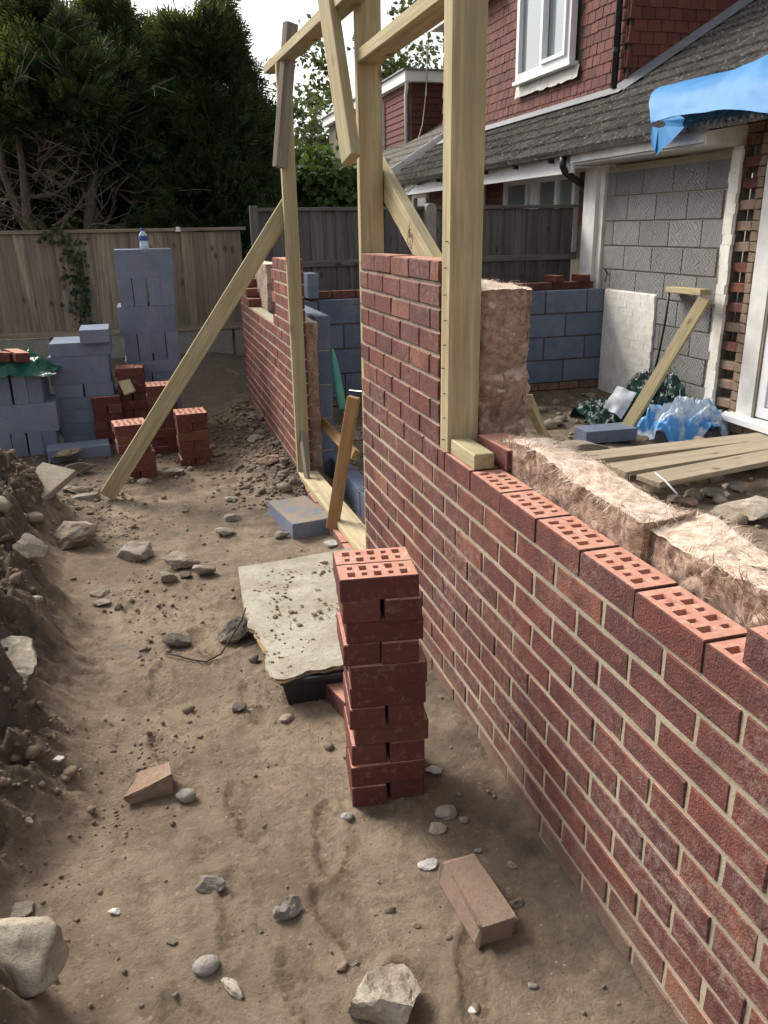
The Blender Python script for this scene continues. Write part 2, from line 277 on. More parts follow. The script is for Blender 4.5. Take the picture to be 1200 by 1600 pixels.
M = dict(
    brick=m_brick_face('wall_brick_face'), brick_far=m_brick_face('far_brick_face', 1.25, .15), bsm=m_brick_smooth('smooth_brick'), bed=m_brick_bed('brick_bed'),
    oldbrick=m_rock('old_brick', (.30, .20, .15), (.22, .165, .13), .45, 22, .5, .55),
    mortar=m_mortar('mortar', (.43, .37, .275), (.33, .285, .215)), mortar_dark=m_mortar('mortar_dark', (.22, .195, .16), (.31, .275, .22)),
    mortar_k=m_mortar('mortar_dark_brown', (.06, .05, .04), (.10, .085, .065)),
    mortar_b=m_mortar('mortar_brown', (.115, .10, .08), (.20, .175, .135)), mortar_y=m_mortar('mortar_yellow', (.42, .375, .28), (.34, .31, .24)),
    timber=m_wood('timber', (.49, .405, .25), (.36, .275, .15), green=.30), timber2=m_wood('timber_brown', (.36, .215, .10), (.27, .15, .07)),
    timber_old=m_wood('timber_old', (.33, .29, .23), (.20, .17, .135), weather=.35), plank=m_wood('plank', (.43, .36, .265), (.34, .275, .195), weather=.2),
    sill=m_wood('sill_timber', (.60, .51, .34), (.50, .40, .25)),
    fence=m_wood('fence_board', (.42, .345, .265), (.27, .215, .165), (.08, .06, .045), weather=.42, rings=.7), fence2=m_wood('fence_board_grey', (.20, .185, .175), (.12, .112, .108), (.04, .035, .035), weather=.5, rings=.7),
    conc=m_rock('weathered_concrete', (.26, .25, .225), (.34, .32, .28), .25, 12, .6), block=m_block('concrete_block'), block_in=m_block('laid_block', (.115, .145, .205), (.165, .20, .275)), block_d=m_block('dusty_block', dust=.95),
    paint=m_paint('old_white_paint'), upvc=m_upvc('white_upvc'), white=m_plain('white_board', (.72, .72, .70), .55, .3, .25),
    blk=m_plain('black_plastic', (.018, .018, .02), .45, .4, .3), tray=m_plain('charcoal_plastic', (.022, .024, .028), .4, .4, .3, .2),
    fibre_shaded=m_leaf('wool_fibre_brown_shaded', (.16, .095, .07), (.32, .205, .15), (.58, .43, .34), .25, .9), fibre_sunlit=m_leaf('wool_fibre_sunlit', (.50, .36, .28), (.72, .57, .48), (.88, .77, .70), .3, .9), wool=m_wool('mineral_wool'), soil=m_soil(), roof=m_roof_tile('roof_tile'), hung=m_hung_tile('hung_tile'), hung_d=m_hung_tile('hung_tile_dull', (.15, .052, .04), (.11, .04, .033)),  # wool fibres: cream has painted sunlight, brown has dirt and painted shade
    zig=m_zigzag('combed_block'), glass=m_glass('window_glass', (.20, .23, .25)), glassd=m_glass('door_glass', (.26, .28, .31)), lead=m_plain('lead_flashing', (.20, .215, .235), .5, .5, .35, .3),
    leadw=m_plain('pale_flashing', (.52, .51, .48), .5, .4, .3, .3), steel=m_plain('galvanised_wire', (.35, .35, .34), .4, .5, .2, 0, .7), rust=m_plain('rusty_steel', (.06, .045, .035), .8, .2, .4),
    tarp=m_film('blue_tarp', (.055, .27, .60), (.045, .24, .55), .45, .10, .6), bagblue=m_film('blue_white_film', (.70, .80, .92), (.10, .38, .82), .5),
    baggreen=m_film('dark_green_film', (.012, .045, .035), (.008, .022, .02), .15), netgreen=m_film('green_sheet', (.014, .125, .085), (.010, .085, .06), .3),
    paper=m_plain('paper', (.62, .65, .70), .8, .2, .3, .2, 0, 14), pipe=m_plain('green_pipe', (.075, .28, .21), .4, .4, .2),
    clear=m_film('clear_bottle', (.62, .68, .78), (.5, .58, .72), .6), bluecap=m_plain('blue_cap', (.02, .05, .30), .4, .5, .1), lab=m_plain('bottle_label', (.03, .08, .30), .5, .4, .2),
    bark=m_rock('bark', (.10, .082, .065), (.15, .125, .10), 0, 10, .5), twig=m_rock('dead_twig', (.20, .165, .13), (.13, .105, .085), 0, 10, .6),
    conifer=m_leaf('conifer_leaf', (.018, .038, .019), (.032, .062, .027), (.058, .096, .038), .32), conifer_lt=m_leaf('conifer_light_leaf', (.022, .046, .018), (.042, .08, .028), (.075, .12, .04), .3),
    leaf=m_leaf('shrub_leaf', (.035, .075, .022), (.065, .125, .035), (.11, .18, .055), .35), leaf2=m_leaf('tree_leaf', (.03, .052, .022), (.055, .088, .034), (.085, .125, .05), .35), ivy=m_leaf('ivy_leaf', (.02, .04, .018), (.035, .06, .025), (.06, .085, .04), .2),
    rock=m_rock('grey_rock', (.27, .245, .21), (.37, .335, .29), .55), flint=m_rock('flint', (.16, .15, .14), (.33, .31, .28), .35, 16, .4), pale=m_rock('pale_rubble', (.40, .35, .275), (.53, .475, .39), .65, 14, .4),
    darkrock=m_rock('dark_rubble', (.115, .10, .088), (.18, .158, .135), .5, 12), chalk=m_rock('white_chip', (.70, .69, .66), (.60, .58, .54), .05, 20, .7), slab=m_rock('dirty_slab', (.27, .235, .19), (.33, .295, .24), .7, 8),
    brickbat=m_rock('broken_brick', (.30, .19, .14), (.38, .28, .215), .5, 14, .55), cob=m_rock('pebble', (.27, .25, .225), (.37, .34, .305), .3, 10, .7),
    ply=m_rock('dirty_plywood', (.36, .345, .285), (.44, .42, .345), .55, 9, .55), plyedge=m_wood('ply_edge', (.42, .30, .17), (.27, .18, .10)),
    ink=m_plain('ink', (.09, .06, .035), .8, .1, .1), render=m_plain('pale_wall', (.55, .54, .52), .8, .2, .1), yellowbrick=m_plain('tan_wall', (.38, .28, .17), .8, .2, .2), clod=m_rock('wet_clod', (.085, .068, .054), (.14, .11, .086), .35, 14, .55), soil2=m_rock('spoil', (.155, .125, .098), (.24, .195, .15), .5, 16, .6), crumb=m_rock('soil_clod', (.19, .145, .104), (.265, .205, .148), .6, 20, .7), stone=m_rock('small_stones', (.34, .30, .25), (.22, .19, .16), .25, 25, .6),
)

# ------------------------------------------------------------------ object helpers
def tag(o, label=None, cat=None, group=None, kind=None):
    if label: o['label'] = label
    if cat: o['category'] = cat
    if group: o['group'] = group
    if kind: o['kind'] = kind
    return o
def link(name, me, parent=None, loc=None, rot=None):
    o = bpy.data.objects.new(name, me); col.objects.link(o)
    if parent is not None: o.parent = parent
    if loc is not None: o.location = loc
    if rot is not None: o.rotation_euler = rot
    return o
def mesh(name, v, f, mats, idx=None, smooth=False):
    me = bpy.data.meshes.new(name); me.from_pydata([tuple(map(float, p)) for p in v], [], [tuple(map(int, q)) for q in f])
    for mt in (mats if isinstance(mats, (list, tuple)) else [mats]): me.materials.append(mt)
    if idx is not None: me.polygons.foreach_set('material_index', np.asarray(idx, np.int32))
    if smooth: me.polygons.foreach_set('use_smooth', [True]*len(f))
    me.update(); return me
def fastmesh(name, V, F, mat, smooth=False):
    """V (n,3), F (m,k) with k constant"""
    V = np.asarray(V, np.float32); F = np.asarray(F, np.int32); k = F.shape[1]
    me = bpy.data.meshes.new(name); me.vertices.add(len(V)); me.vertices.foreach_set('co', V.ravel())
    me.loops.add(F.size); me.loops.foreach_set('vertex_index', F.ravel())
    me.polygons.add(len(F)); me.polygons.foreach_set('loop_start', np.arange(0, F.size, k, dtype=np.int32))
    me.polygons.foreach_set('loop_total', np.full(len(F), k, np.int32))
    if smooth: me.polygons.foreach_set('use_smooth', np.ones(len(F), bool))
    me.materials.append(mat); me.update(calc_edges=True); return me
def empty(name, loc, label=None, cat=None, group=None, rot=None, kind='thing'):
    o = bpy.data.objects.new(name, None); col.objects.link(o); o.location = [float(x) for x in loc]
    if rot: o.rotation_euler = rot
    return tag(o, label, cat, group, kind)
class MB:
    def __init__(s): s.v = []; s.f = []
    def add(s, v, f):
        n = len(s.v); s.v += [tuple(p) for p in v]; s.f += [tuple(i+n for i in q) for q in f]; return s
    def box(s, x0, x1, y0, y1, z0, z1):
        return s.add([(x0, y0, z0), (x1, y0, z0), (x1, y1, z0), (x0, y1, z0), (x0, y0, z1), (x1, y0, z1), (x1, y1, z1), (x0, y1, z1)],
                     [(0, 3, 2, 1), (4, 5, 6, 7), (0, 1, 5, 4), (1, 2, 6, 5), (2, 3, 7, 6), (3, 0, 4, 7)])
    def hexa(s, b, t):
        return s.add(list(b)+list(t), [(0, 3, 2, 1), (4, 5, 6, 7), (0, 1, 5, 4), (1, 2, 6, 5), (2, 3, 7, 6), (3, 0, 4, 7)])
    def tube(s, pts, r, n=8, cap=True):
        pts = [Vector(p) for p in pts]; rs = r if isinstance(r, (list, tuple)) else [r]*len(pts); rings = []; b = len(s.v)
        for i, p in enumerate(pts):
            d = (pts[min(i+1, len(pts)-1)]-pts[max(i-1, 0)]).normalized()
            a = d.orthogonal().normalized() if i == 0 else (pa-d*pa.dot(d)).normalized()
            pa = a; c = d.cross(a)
            for k in range(n):
                t = 2*math.pi*k/n; s.v.append(tuple(p+(a*math.cos(t)+c*math.sin(t))*rs[i]))
        for i in range(len(pts)-1):
            for k in range(n):
                s.f.append((b+i*n+k, b+i*n+(k+1) % n, b+(i+1)*n+(k+1) % n, b+(i+1)*n+k))
        if cap: s.f.append(tuple(b+k for k in range(n))[::-1]); s.f.append(tuple(b+(len(pts)-1)*n+k for k in range(n)))
        return s
    def obj(s, name, mat, parent=None, off=(0, 0, 0), smooth=False):
        v = [(p[0]-off[0], p[1]-off[1], p[2]-off[2]) for p in s.v]
        return link(name, mesh(name, v, s.f, mat, smooth=smooth), parent)
def bevel_box(name, sx, sy, sz, bev, mats, bedslot=False, jit=0.0, seed=0, seg=1):
    """box centred on the origin, bevelled; optional bed material on +-z faces"""
    bm = bmesh.new(); bmesh.ops.create_cube(bm, size=1.0)
    for v in bm.verts: v.co = Vector((v.co.x*sx, v.co.y*sy, v.co.z*sz))
    bmesh.ops.bevel(bm, geom=list(bm.edges), offset=bev, segments=seg, affect='EDGES', profile=.6)
    rr = random.Random(seed)
    if jit:
        for v in bm.verts: v.co += Vector((rr.uniform(-jit, jit), rr.uniform(-jit, jit), rr.uniform(-jit, jit)))
    bm.normal_update()
    me = bpy.data.meshes.new(name); 
    for mt in (mats if isinstance(mats, (list, tuple)) else [mats]): me.materials.append(mt)
    if bedslot:
        for f in bm.faces: f.material_index = 1 if abs(f.normal.z) > .93 else 0
    bm.to_mesh(me); bm.free(); return me
def beam(name, p0, p1, wd, th, face, mat, parent=None, off=(0, 0, 0), bev=.003, label=None):
    """timber: length p0->p1 along local z; local y is the thin direction, pointing along 'face'"""
    p0 = Vector(p0); p1 = Vector(p1); z = (p1-p0).normalized(); y = Vector(face); y = (y-z*y.dot(z)).normalized(); x = y.cross(z)
    me = bevel_box(name, wd, th, (p1-p0).length, bev, mat)
    o = link(name, me, parent); mt = Matrix((x, y, z)).transposed().to_4x4(); mt.translation = (p0+p1)/2-Vector(off)
    o.matrix_basis = mt
    if label: o['label'] = label
    return o
def rock_mesh(name, seed, sx, sy, sz, mat, ang=.5, rough=.16, sub=3, nplane=9):
    bm = bmesh.new(); bmesh.ops.create_icosphere(bm, subdivisions=sub, radius=1.0)
    P = np.array([v.co[:] for v in bm.verts]); r = np.random.default_rng(seed)
    pl = r.normal(size=(nplane, 3)); pl /= np.linalg.norm(pl, axis=1)[:, None]; hh = r.uniform(.42, .82, nplane) if ang > .3 else r.uniform(.75, .98, nplane)
    for n, h in zip(pl, hh):
        d = P@n; P = P-np.outer(np.maximum(0, d-h), n)*min(1.0, ang+.5)
    P *= (1+rough*fbm(P*1.6+seed*3.1, seed, 4)[:, None]); P += .05*rough*6*np.stack([fbm(P*4+seed+i*9, seed+i, 3) for i in range(3)], 1)
    if ang > .3: P += .022*np.stack([fbm(P*9+seed+i*5, seed+20+i, 3, .6) for i in range(3)], 1)
    P *= np.array([sx, sy, sz])
    for v, p in zip(bm.verts, P): v.co = p
    me = bpy.data.meshes.new(name); bm.to_mesh(me); bm.free(); me.materials.append(mat)
    if ang < .5: me.polygons.foreach_set('use_smooth', [True]*len(me.polygons))
    return me
def perforated(name, L=.215, W=.1025, H=.065, mats=None, seed=0):
    """brick along local y with ten rectangular holes in its bed"""
    rr = random.Random(seed); V = []; F = []; I = []
    def q(a, b, c, d, mi):
        n = len(V); V.extend([a, b, c, d]); F.append((n, n+1, n+2, n+3)); I.append(mi)
    x0, x1, y0, y1, z0, z1 = -W/2, W/2, -L/2, L/2, -H/2, H/2; c = .0022
    # sides with a chamfer at the top
    q((x0, y1, z0), (x0, y0, z0), (x0, y0, z1-c), (x0, y1, z1-c), 0); q((x1, y0, z0), (x1, y1, z0), (x1, y1, z1-c), (x1, y0, z1-c), 0)
    q((x0, y0, z0), (x1, y0, z0), (x1, y0, z1-c), (x0, y0, z1-c), 0); q((x1, y1, z0), (x0, y1, z0), (x0, y1, z1-c), (x1, y1, z1-c), 0)
    q((x0, y0, z0), (x0, y1, z0), (x1, y1, z0), (x1, y0, z0), 1)
    X0, X1, Y0, Y1 = x0+c, x1-c, y0+c, y1-c
    q((x0, y1, z1-c), (x0, y0, z1-c), (X0, Y0, z1), (X0, Y1, z1), 0); q((x1, y0, z1-c), (x1, y1, z1-c), (X1, Y1, z1), (X1, Y0, z1), 0)
    q((x0, y0, z1-c), (x1, y0, z1-c), (X1, Y0, z1), (X0, Y0, z1), 0); q((x1, y1, z1-c), (x0, y1, z1-c), (X0, Y1, z1), (X1, Y1, z1), 0)
    def top(a, b, c_, d): q((a, c_, z1), (b, c_, z1), (b, d, z1), (a, d, z1), 1)
    yb = Y0; pitch = .036
    for k in range(5):
        yc = (k-2)*pitch
        half = [(.011, .0075) if k % 2 == 0 else (.0075, .011)][0]
        for side, (cxx, hy) in enumerate(((-.0235, half[0]), (.0195, half[1]))): pass
        ya, yd = yc-.0125, yc+.0125
        top(X0, X1, yb, ya)
        lo = X0
        for side in (0, 1):
            big = (k+side) % 2 == 0
            hw = .0152 if big else .0100; hl = .0108 if big else .0076
            xc = (-.021 if side == 0 else .022)+rr.uniform(-.001, .001)
            a, b = xc-hw, xc+hw; e, g = yc-hl, yc+hl
            top(lo, a, ya, yd); top(a, b, ya, e); top(a, b, g, yd); lo = b
            zb = z1-.062; ins = .0015
            q((a, e, z1), (a, g, z1), (a+ins, g-ins, zb), (a+ins, e+ins, zb), 1); q((b, g, z1), (b, e, z1), (b-ins, e+ins, zb), (b-ins, g-ins, zb), 1)
            q((b, e, z1), (a, e, z1), (a+ins, e+ins, zb), (b-ins, e+ins, zb), 1); q((a, g, z1), (b, g, z1), (b-ins, g-ins, zb), (a+ins, g-ins, zb), 1)
            q((a+ins, e+ins, zb), (b-ins, e+ins, zb), (b-ins, g-ins, zb), (a+ins, g-ins, zb), 1)
        top(lo, X1, ya, yd); yb = yd
    top(X0, X1, yb, Y1)
    return mesh(name, V, F, mats, I)

# ================================================================== GROUND
def toe(y): return np.interp(y, [0, 1.2, 2.0, 3.0, 4.2, 5.2, 6.2, 7.0], [-.40, -.37, -.29, -.30, -.42, -.56, -1.1, -2.5])
def bankmask(x, y):
    p = np.stack([x*2.3, y*2.3, np.zeros_like(x)], -1)
    return sstep(0.0, .38, toe(y)+.16*vnoise(p, 5)-x)*sstep(6.2, 5.2, y)*sstep(-.5, .6, y)
def gz(x, y):
    x = np.asarray(x, float); y = np.asarray(y, float); z0 = np.zeros_like(x)
    p = np.stack([x, y, z0], -1)
    b = bankmask(x, y)
    near = sstep(40, 12, np.hypot(x, y))
    h = .016*fbm(p*2.0, 1, 4)+.005*fbm(p*11, 2, 4)*near
    lump = fbm(p*5.5, 8, 5, .6); lump2 = np.abs(vnoise(p*14, 9))
    h = h+b*(.26+.24*lump+.09*lump2+.06*fbm(p*30, 10, 4, .65)+.22*sstep(.3, 1.6, toe(y)-x))
    # loose clods beside the bank toe
    b2 = sstep(-.28, .05, toe(y)-x+.12*vnoise(p*3, 21))*sstep(6.0, 5, y)
    h = h+b2*(1-b)*.022*np.maximum(0, fbm(p*16, 22, 4, .65))
    # spoil against the far wall
    s = sstep(.30, .85, x+.12*vnoise(p*2.2, 31))*sstep(4.3, 5.4, y)*sstep(8.2, 7.4, y)*sstep(1.1, .95, x)
    h = h+s*(.10+.05*fbm(p*8, 32, 4, .6))
    rough = sstep(3.6, 5.2, y)*sstep(9.0, 7.5, y)
    h = h+rough*.016*fbm(p*9, 33, 4, .65)
    # made-up ground toward the fence
    h = h+.36*sstep(7.2, 8.8, y)*sstep(1.4, .6, x)+.22*sstep(7.7, 8.6, y)*sstep(.6, 1.4, x)
    # soil kicked up against the long wall
    kf = sstep(.16, .0, .89-x)*(x < .93)*sstep(4.4, 3.9, y)
    h = h+kf*(.016+.030*fbm(p*np.array([6., 3.2, 1.]), 61, 4, .6)+.010*np.abs(vnoise(p*30, 62)))
    # inside the extension
    ins = sstep(1.0, 1.15, x)*sstep(7.5, 7.2, y)*sstep(4.5, 4.3, x)
    h = h+ins*(-.05+.06*fbm(p*3.3, 41, 5, .6))
    # tread marks and scuffs in the trodden strip
    fl = (1-b)*sstep(4.4, 3.2, y)*sstep(.6, 1.0, y+.0*x)
    ang = 1.1*vnoise(p*.9, 51)
    u = x*np.cos(ang)+y*np.sin(ang)
    mk = sstep(.08, .35, vnoise(p*2.7, 52))
    h = h+fl*mk*.0032*np.sin(u*2*np.pi/.027+2*vnoise(p*9, 53))
    h = h-fl*.012*sstep(.25, .75, fbm(p*4.2, 54, 3))-fl*.016*sstep(.35, .8, fbm(p*8, 55, 3))*sstep(2.4, 1.9, y)+fl*.006*np.abs(fbm(p*22, 56, 3))*sstep(-.1, .4, vnoise(p*2.1, 57))
    return h
BOOTS = [(.18, 1.32, .25), (.05, 1.62, -.1), (.30, 1.50, .3), (.12, 1.98, .15), (.33, 1.82, -.2), (-.08, 2.32, .3), (.22, 2.55, .1), (-.10, 2.80, -.1), (.08, 3.05, .2), (-.20, 3.40, .0), (.10, 3.55, .35), (-.05, 1.30, .5), (.55, 1.28, -.3), (.42, 1.22, .2), (.12, 1.18, .7)]
_gz0 = gz
def gz(x, y):
    h = _gz0(x, y)
    for i, (bx_, by_, ba) in enumerate(BOOTS):
        u = (x-bx_)*math.cos(ba)+(y-by_)*math.sin(ba); v = -(x-bx_)*math.sin(ba)+(y-by_)*math.cos(ba)
        wv = .043-.010*np.exp(-((v+.02)/.04)**2); e = (u/wv)**2+(v/.142)**2; k_ = sstep(1.4, .65, e)
        h = h-k_*(.013-.007*(np.sin(v*2*math.pi/.022) > .1)*(np.abs(u) > .006))+.007*np.exp(-((e-1.35)/.25)**2)
    return h
def gzs(x, y): return float(gz(np.array([x]), np.array([y]))[0])
def geo(a, b, n): return np.sign(a)*np.geomspace(abs(a), abs(b), n)
gx = np.concatenate([-np.geomspace(220, 2.7, 22), np.arange(-2.5, -1.25, .03), np.arange(-1.25, .95, .0125), np.arange(.95, 5.0, .05), np.geomspace(5.05, 220, 22)])
gy = np.concatenate([-np.geomspace(60, .3, 10), np.arange(0, .95, .06), np.arange(.95, 3.2, .0125), np.arange(3.2, 5.2, .02), np.arange(5.2, 9.4, .04), np.geomspace(9.45, 400, 24)])
GX, GY = np.meshgrid(gx, gy); GZ = gz(GX.ravel(), GY.ravel())
nx, ny = len(gx), len(gy); ii = np.arange((nx-1)*(ny-1)); r_, c_ = ii//(nx-1), ii % (nx-1); a_ = r_*nx+c_
gme = fastmesh('ground', np.stack([GX.ravel(), GY.ravel(), GZ], 1), np.stack([a_, a_+1, a_+nx+1, a_+nx], 1), M['soil'], True)
at = gme.attributes.new('bank', 'FLOAT', 'POINT')
bk = bankmask(GX.ravel(), GY.ravel())
bk = np.maximum(bk, .75*sstep(5.2, 6.6, GY.ravel())*sstep(1.0, .8, GX.ravel())); bk = np.maximum(bk, .7*sstep(.2, .85, GX.ravel())*sstep(4.2, 5.2, GY.ravel())*(GX.ravel() < .95))
bk = np.maximum(bk, .50*sstep(.45, .85, GX.ravel()+.15*vnoise(np.stack([GX.ravel()*3, GY.ravel()*3, GX.ravel()*0], 1), 71))*(GX.ravel() < .95)*sstep(4.5, 3.5, GY.ravel())); bk = np.maximum(bk, .42*sstep(3.3, 4.6, GY.ravel()))
bk = np.maximum(bk, .45*((GX.ravel() > 1.0) & (GY.ravel() > 4.6)))
at.data.foreach_set('value', bk.astype(np.float32))
tag(link('ground', gme), 'trodden brown building-site soil', None, None, 'structure')

# ================================================================== BRICK WALLS
XF, T = .89, .892           # outer face of the long wall, top of its regular courses
def slotted(me): return me
BV = [bevel_box('brick', .1025, .2135, .0635, .0028+.0004*(s % 4), [M['brick'], M['bed']], True, .0012, s) for s in range(10)]
BVF = [bevel_box('brick_far', .1025, .215, .065, .003, [M['brick_far'], M['bed']], True, .0009, s) for s in range(4)]
BPERF = [perforated('perforated_brick', mats=[M['brick'], M['bed']], seed=s) for s in range(3)]
def piece(name, me, root, off, x, y, z, sc=1.0, rz=0.0, jit=.0015):
    o = link(name, me, root); o.location = (x-off[0]+random.uniform(-jit, jit), y-off[1], z-off[2]+random.uniform(-jit, jit)*.6)
    o.rotation_euler = (random.uniform(-.004, .004), random.uniform(-.006, .006), rz+random.uniform(-.004, .004))
    if sc != 1.0: o.scale = (1, sc, 1)
    return o
def courseY(root, off, ya, yb, perp, zb, xf, variants, name='brick'):
    """one course along y: bricks between perpends perp + n*.225, clipped to [ya, yb]"""
    out = []; n0 = math.floor((ya-perp)/.225)
    p = perp+n0*.225
    while p < yb:
        a, b = max(p+.005, ya), min(p+.220, yb)
        if b-a > .028:
            out.append(piece(name, random.choice(variants), root, off, xf+.05125, (a+b)/2, zb+.0325, (b-a)/.215)); 
        p += .225
    return out
def mortar_sheet(mb, y0, y1, z0, z1, x, amp, step=.018, seed=3):
    ny_, nz_ = max(2, int((y1-y0)/step)), max(2, int((z1-z0)/step))
    Y, Z = np.meshgrid(np.linspace(y0, y1, ny_), np.linspace(z0, z1, nz_)); P = np.stack([Y.ravel()*0+x, Y.ravel(), Z.ravel()], 1)
    P[:, 0] += amp*1.2*fbm(P*38, seed, 4, .6)+amp*.3*fbm(P*6, seed+3, 3)
    f = [(j*ny_+i+1, j*ny_+i, (j+1)*ny_+i, (j+1)*ny_+i+1) for j in range(nz_-1) for i in range(ny_-1)]
    mb.add(P.tolist(), f)
# --- long wall with the pier
OFF = (.94, 2.0, 0.0)
wall = empty('brick_wall', OFF, 'long red brick wall running past the stack, with a taller pier between two timber posts', 'brick wall')
Y0W, Y1W = -.1, 3.50
for k in range(0, 13):
    zb = T-.065-.075*k; perp = 2.205+(0 if k % 2 == 0 else .1125)
    if k == 0:
        courseY(wall, OFF, Y0W, 2.49, perp, zb, XF, BPERF); courseY(wall, OFF, 2.495, Y1W, perp, zb, XF, BV)
    else: courseY(wall, OFF, Y0W, Y1W, perp, zb, XF, BV)
for c in range(1, 9):
    zb = T+.6-.065-.075*(c-1); perp = 2.58+(0 if c % 2 == 1 else .1125)
    courseY(wall, OFF, 2.495, Y1W, perp, zb, XF, BV)
for o in courseY(wall, OFF, -.1, .985, .985-.225*5+.005, T+.01, XF, BPERF): pass
mo = MB(); mo.box(XF+.016, XF+.098, Y0W+.01, Y1W-.004, -.15, T-.071); mortar_sheet(mo, Y0W+.01, Y1W-.003, -.15, T-.066, XF+.0032, .0014)
for i in range(-2, 14):
    y = 2.205-.225*i
    if y > 2.45 or y < -.1: continue
    mo.box(XF+.004, XF+.096, y-.0056, y+.0056, T-.075, T-.003-random.random()*.006)
mo.box(XF+.006, XF+.096, -.1, .97, T-.004, T+.0115)
mo.obj('mortar', M['mortar'], wall, OFF, True)
mo = MB(); mo.box(XF+.025, XF+.096, 2.50, Y1W-.004, T-.068, T+.6-.069); mortar_sheet(mo, 2.499, Y1W-.003, T-.03, T+.6-.066, XF+.0075, .002)
pm = mo.obj('pier_mortar', M['mortar_dark'], wall, OFF, True)
# thin mortar skim left on the pier top
# --- wall beyond the opening
OFF2 = (.94, 6.0, 0.0)
wall2 = empty('brick_wall', OFF2, 'red brick wall beyond the timber-framed opening, with a stepped unfinished top', 'brick wall')
YE = 7.70
def top_far(y):
    if y < 5.05: return .068
    if y < 5.62: return 1.47
    if y > 7.4: return 1.27
    if y > 7.15: return 1.12
    return .968
zc = T-.075*12-.065
k = 0
XF0 = XF; XF = .835
while zc+.065 < 1.5:
    perp = 5.05-.005+(0 if k % 2 == 0 else .1125); n0 = math.floor((3.505-perp)/.225); p = perp+n0*.225
    while p < YE:
        a, b = max(p+.005, 3.505 if zc < .01 else 5.055), min(p+.22, YE); mid = (a+b)/2
        if b-a > .03 and zc+.065 <= top_far(mid): piece('brick', random.choice(BVF), wall2, OFF2, XF+.05125, mid, zc+.0325, (b-a)/.215)
        p += .225
    zc += .075; k += 1
mo = MB()
for (a, b, zt) in ((3.51, 5.06, .0), (5.06, 7.69, .90), (5.06, 5.60, 1.40), (7.22, 7.69, 1.05), (7.45, 7.69, 1.2)):
    z0 = -.1 if zt < 1 else .86
    mo.box(XF+.016, XF+.098, a, b-.005, z0, zt); mortar_sheet(mo, a+.001, b-.006, z0, zt+.003, XF+.0035, .002)
mo.obj('mortar', M['mortar_y'], wall2, OFF2, True)
mo = MB(); mo.box(XF+.01, XF+.095, 5.66, 7.14, .964, .974); mortar_sheet(mo, 5.66, 7.14, .955, .975, XF+.008, .003)
mo.obj('mortar_bed', M['mortar_y'], wall2, OFF2)
XF = XF0
# --- outer leaf behind the block wall
OFF3 = (2.7, 7.65, 0)
wall3 = empty('brick_wall', OFF3, 'low red brick outer leaf just behind the dark block wall', 'brick wall')
zc = .892-.075*2-.065+.075*0; k = 0
while zc+.065 < 1.05:
    x = 1.0+(.1125 if k % 2 else 0)
    while x < 4.37:
        o = piece('brick', random.choice(BVF), wall3, OFF3, x+.1075, 7.651, zc+.0325, 1.0, math.pi/2); x += .225
    zc += .075; k += 1
MB().box(1.0, 4.40, 7.612, 7.69, -.05, .975).obj('mortar', M['mortar_b'], wall3, OFF3)
for (px, hh, rz) in ((865, .0, .1), (907, .0, -.05)):
    q = ony(px, 440, 7.65); me = bevel_box('brick', .1025, .215, .065, .003, [M['bsm'], M['bed']], True)
    o = link('brick', me); o.location = (q[0], 7.65, 1.043+.0335); o.rotation_euler = (0, 0, rz)
    tag(o, 'loose red brick left end-on along the top of the low outer leaf by the fence', 'brick', 'loose bricks on the outer leaf')

# ================================================================== BLOCK WALLS
BL = [bevel_box('block', .436, .100, .211, .004, M['block_in'], False, .001, s) for s in range(3)]
def block_wall(name, label, x0, x1, yf, zb, rows, extra_top=None, mat='mortar_k', shift=0.0):
    off = ((x0+x1)/2, yf+.05, 0); root = empty(name, off, label, 'block wall')
    for r in range(rows):
        z = zb+.225*r; x = x1-.45+.005 if r % 2 == 0 else x1-.225+.005; x += shift
        xs_ = []
        while x > x0-.45:
            a, b = max(x, x0), min(x+.44, x1-.02)
            if b-a > .05:
                o = link('block', random.choice(BL), root, ((a+b)/2-off[0], yf+.05-off[1]+random.uniform(-.002, .002), z+.1075)); o.scale = ((b-a)/.44, 1, 1)
            x -= .45
    mo = MB(); mo.box(x0, x1, yf+.006, yf+.094, zb-.01, zb+.225*rows-.012)
    mo.obj('mortar', M[mat], root, off); return root, off
bw, boff = block_wall('block_wall', 'dark blue-grey block wall meeting the white-painted brickwork of the house', 1.20, 4.42, 7.40, .09, 4)
BDK = [bevel_box('brick', .215, .1025, .065, .003, M['brick'], False, .001, 50+s) for s in range(2)]
for r in range(3):
    x = 1.25+(.11 if r % 2 else 0)
    while x < 4.3:
        link('footing_brick', random.choice(BDK), bw, (x+.1-boff[0], 7.42+.03-boff[1], .09-.045-.075*r)); x += .225
# inner leaf beside the far wall: seen end-on in the opening
IL = bevel_box('block', .100, .440, .215, .003, M['block_in'], False, .001, 9)
off = (1.14, 6.2, 0); leaf = empty('block_wall', off, 'short blue-grey block inner leaf seen end-on inside the timber-framed opening', 'block wall')
for r in range(5):
    zb = -.06+.225*r; y = 5.30 if r % 2 == 0 else 5.30-.0
    lens = [.44]*5 if r % 2 == 0 else [.215]+[.44]*4
    for L_ in lens:
        if y+L_ > 7.38: break
        o = link('block', IL, leaf, (1.092-off[0], y+L_/2-off[1], zb+.1075)); o.scale = (1, L_/.44, 1); y += L_+.01
MB().box(1.048, 1.136, 5.305, 7.35, -.08, 1.05).obj('mortar', M['mortar_y'], leaf, off)
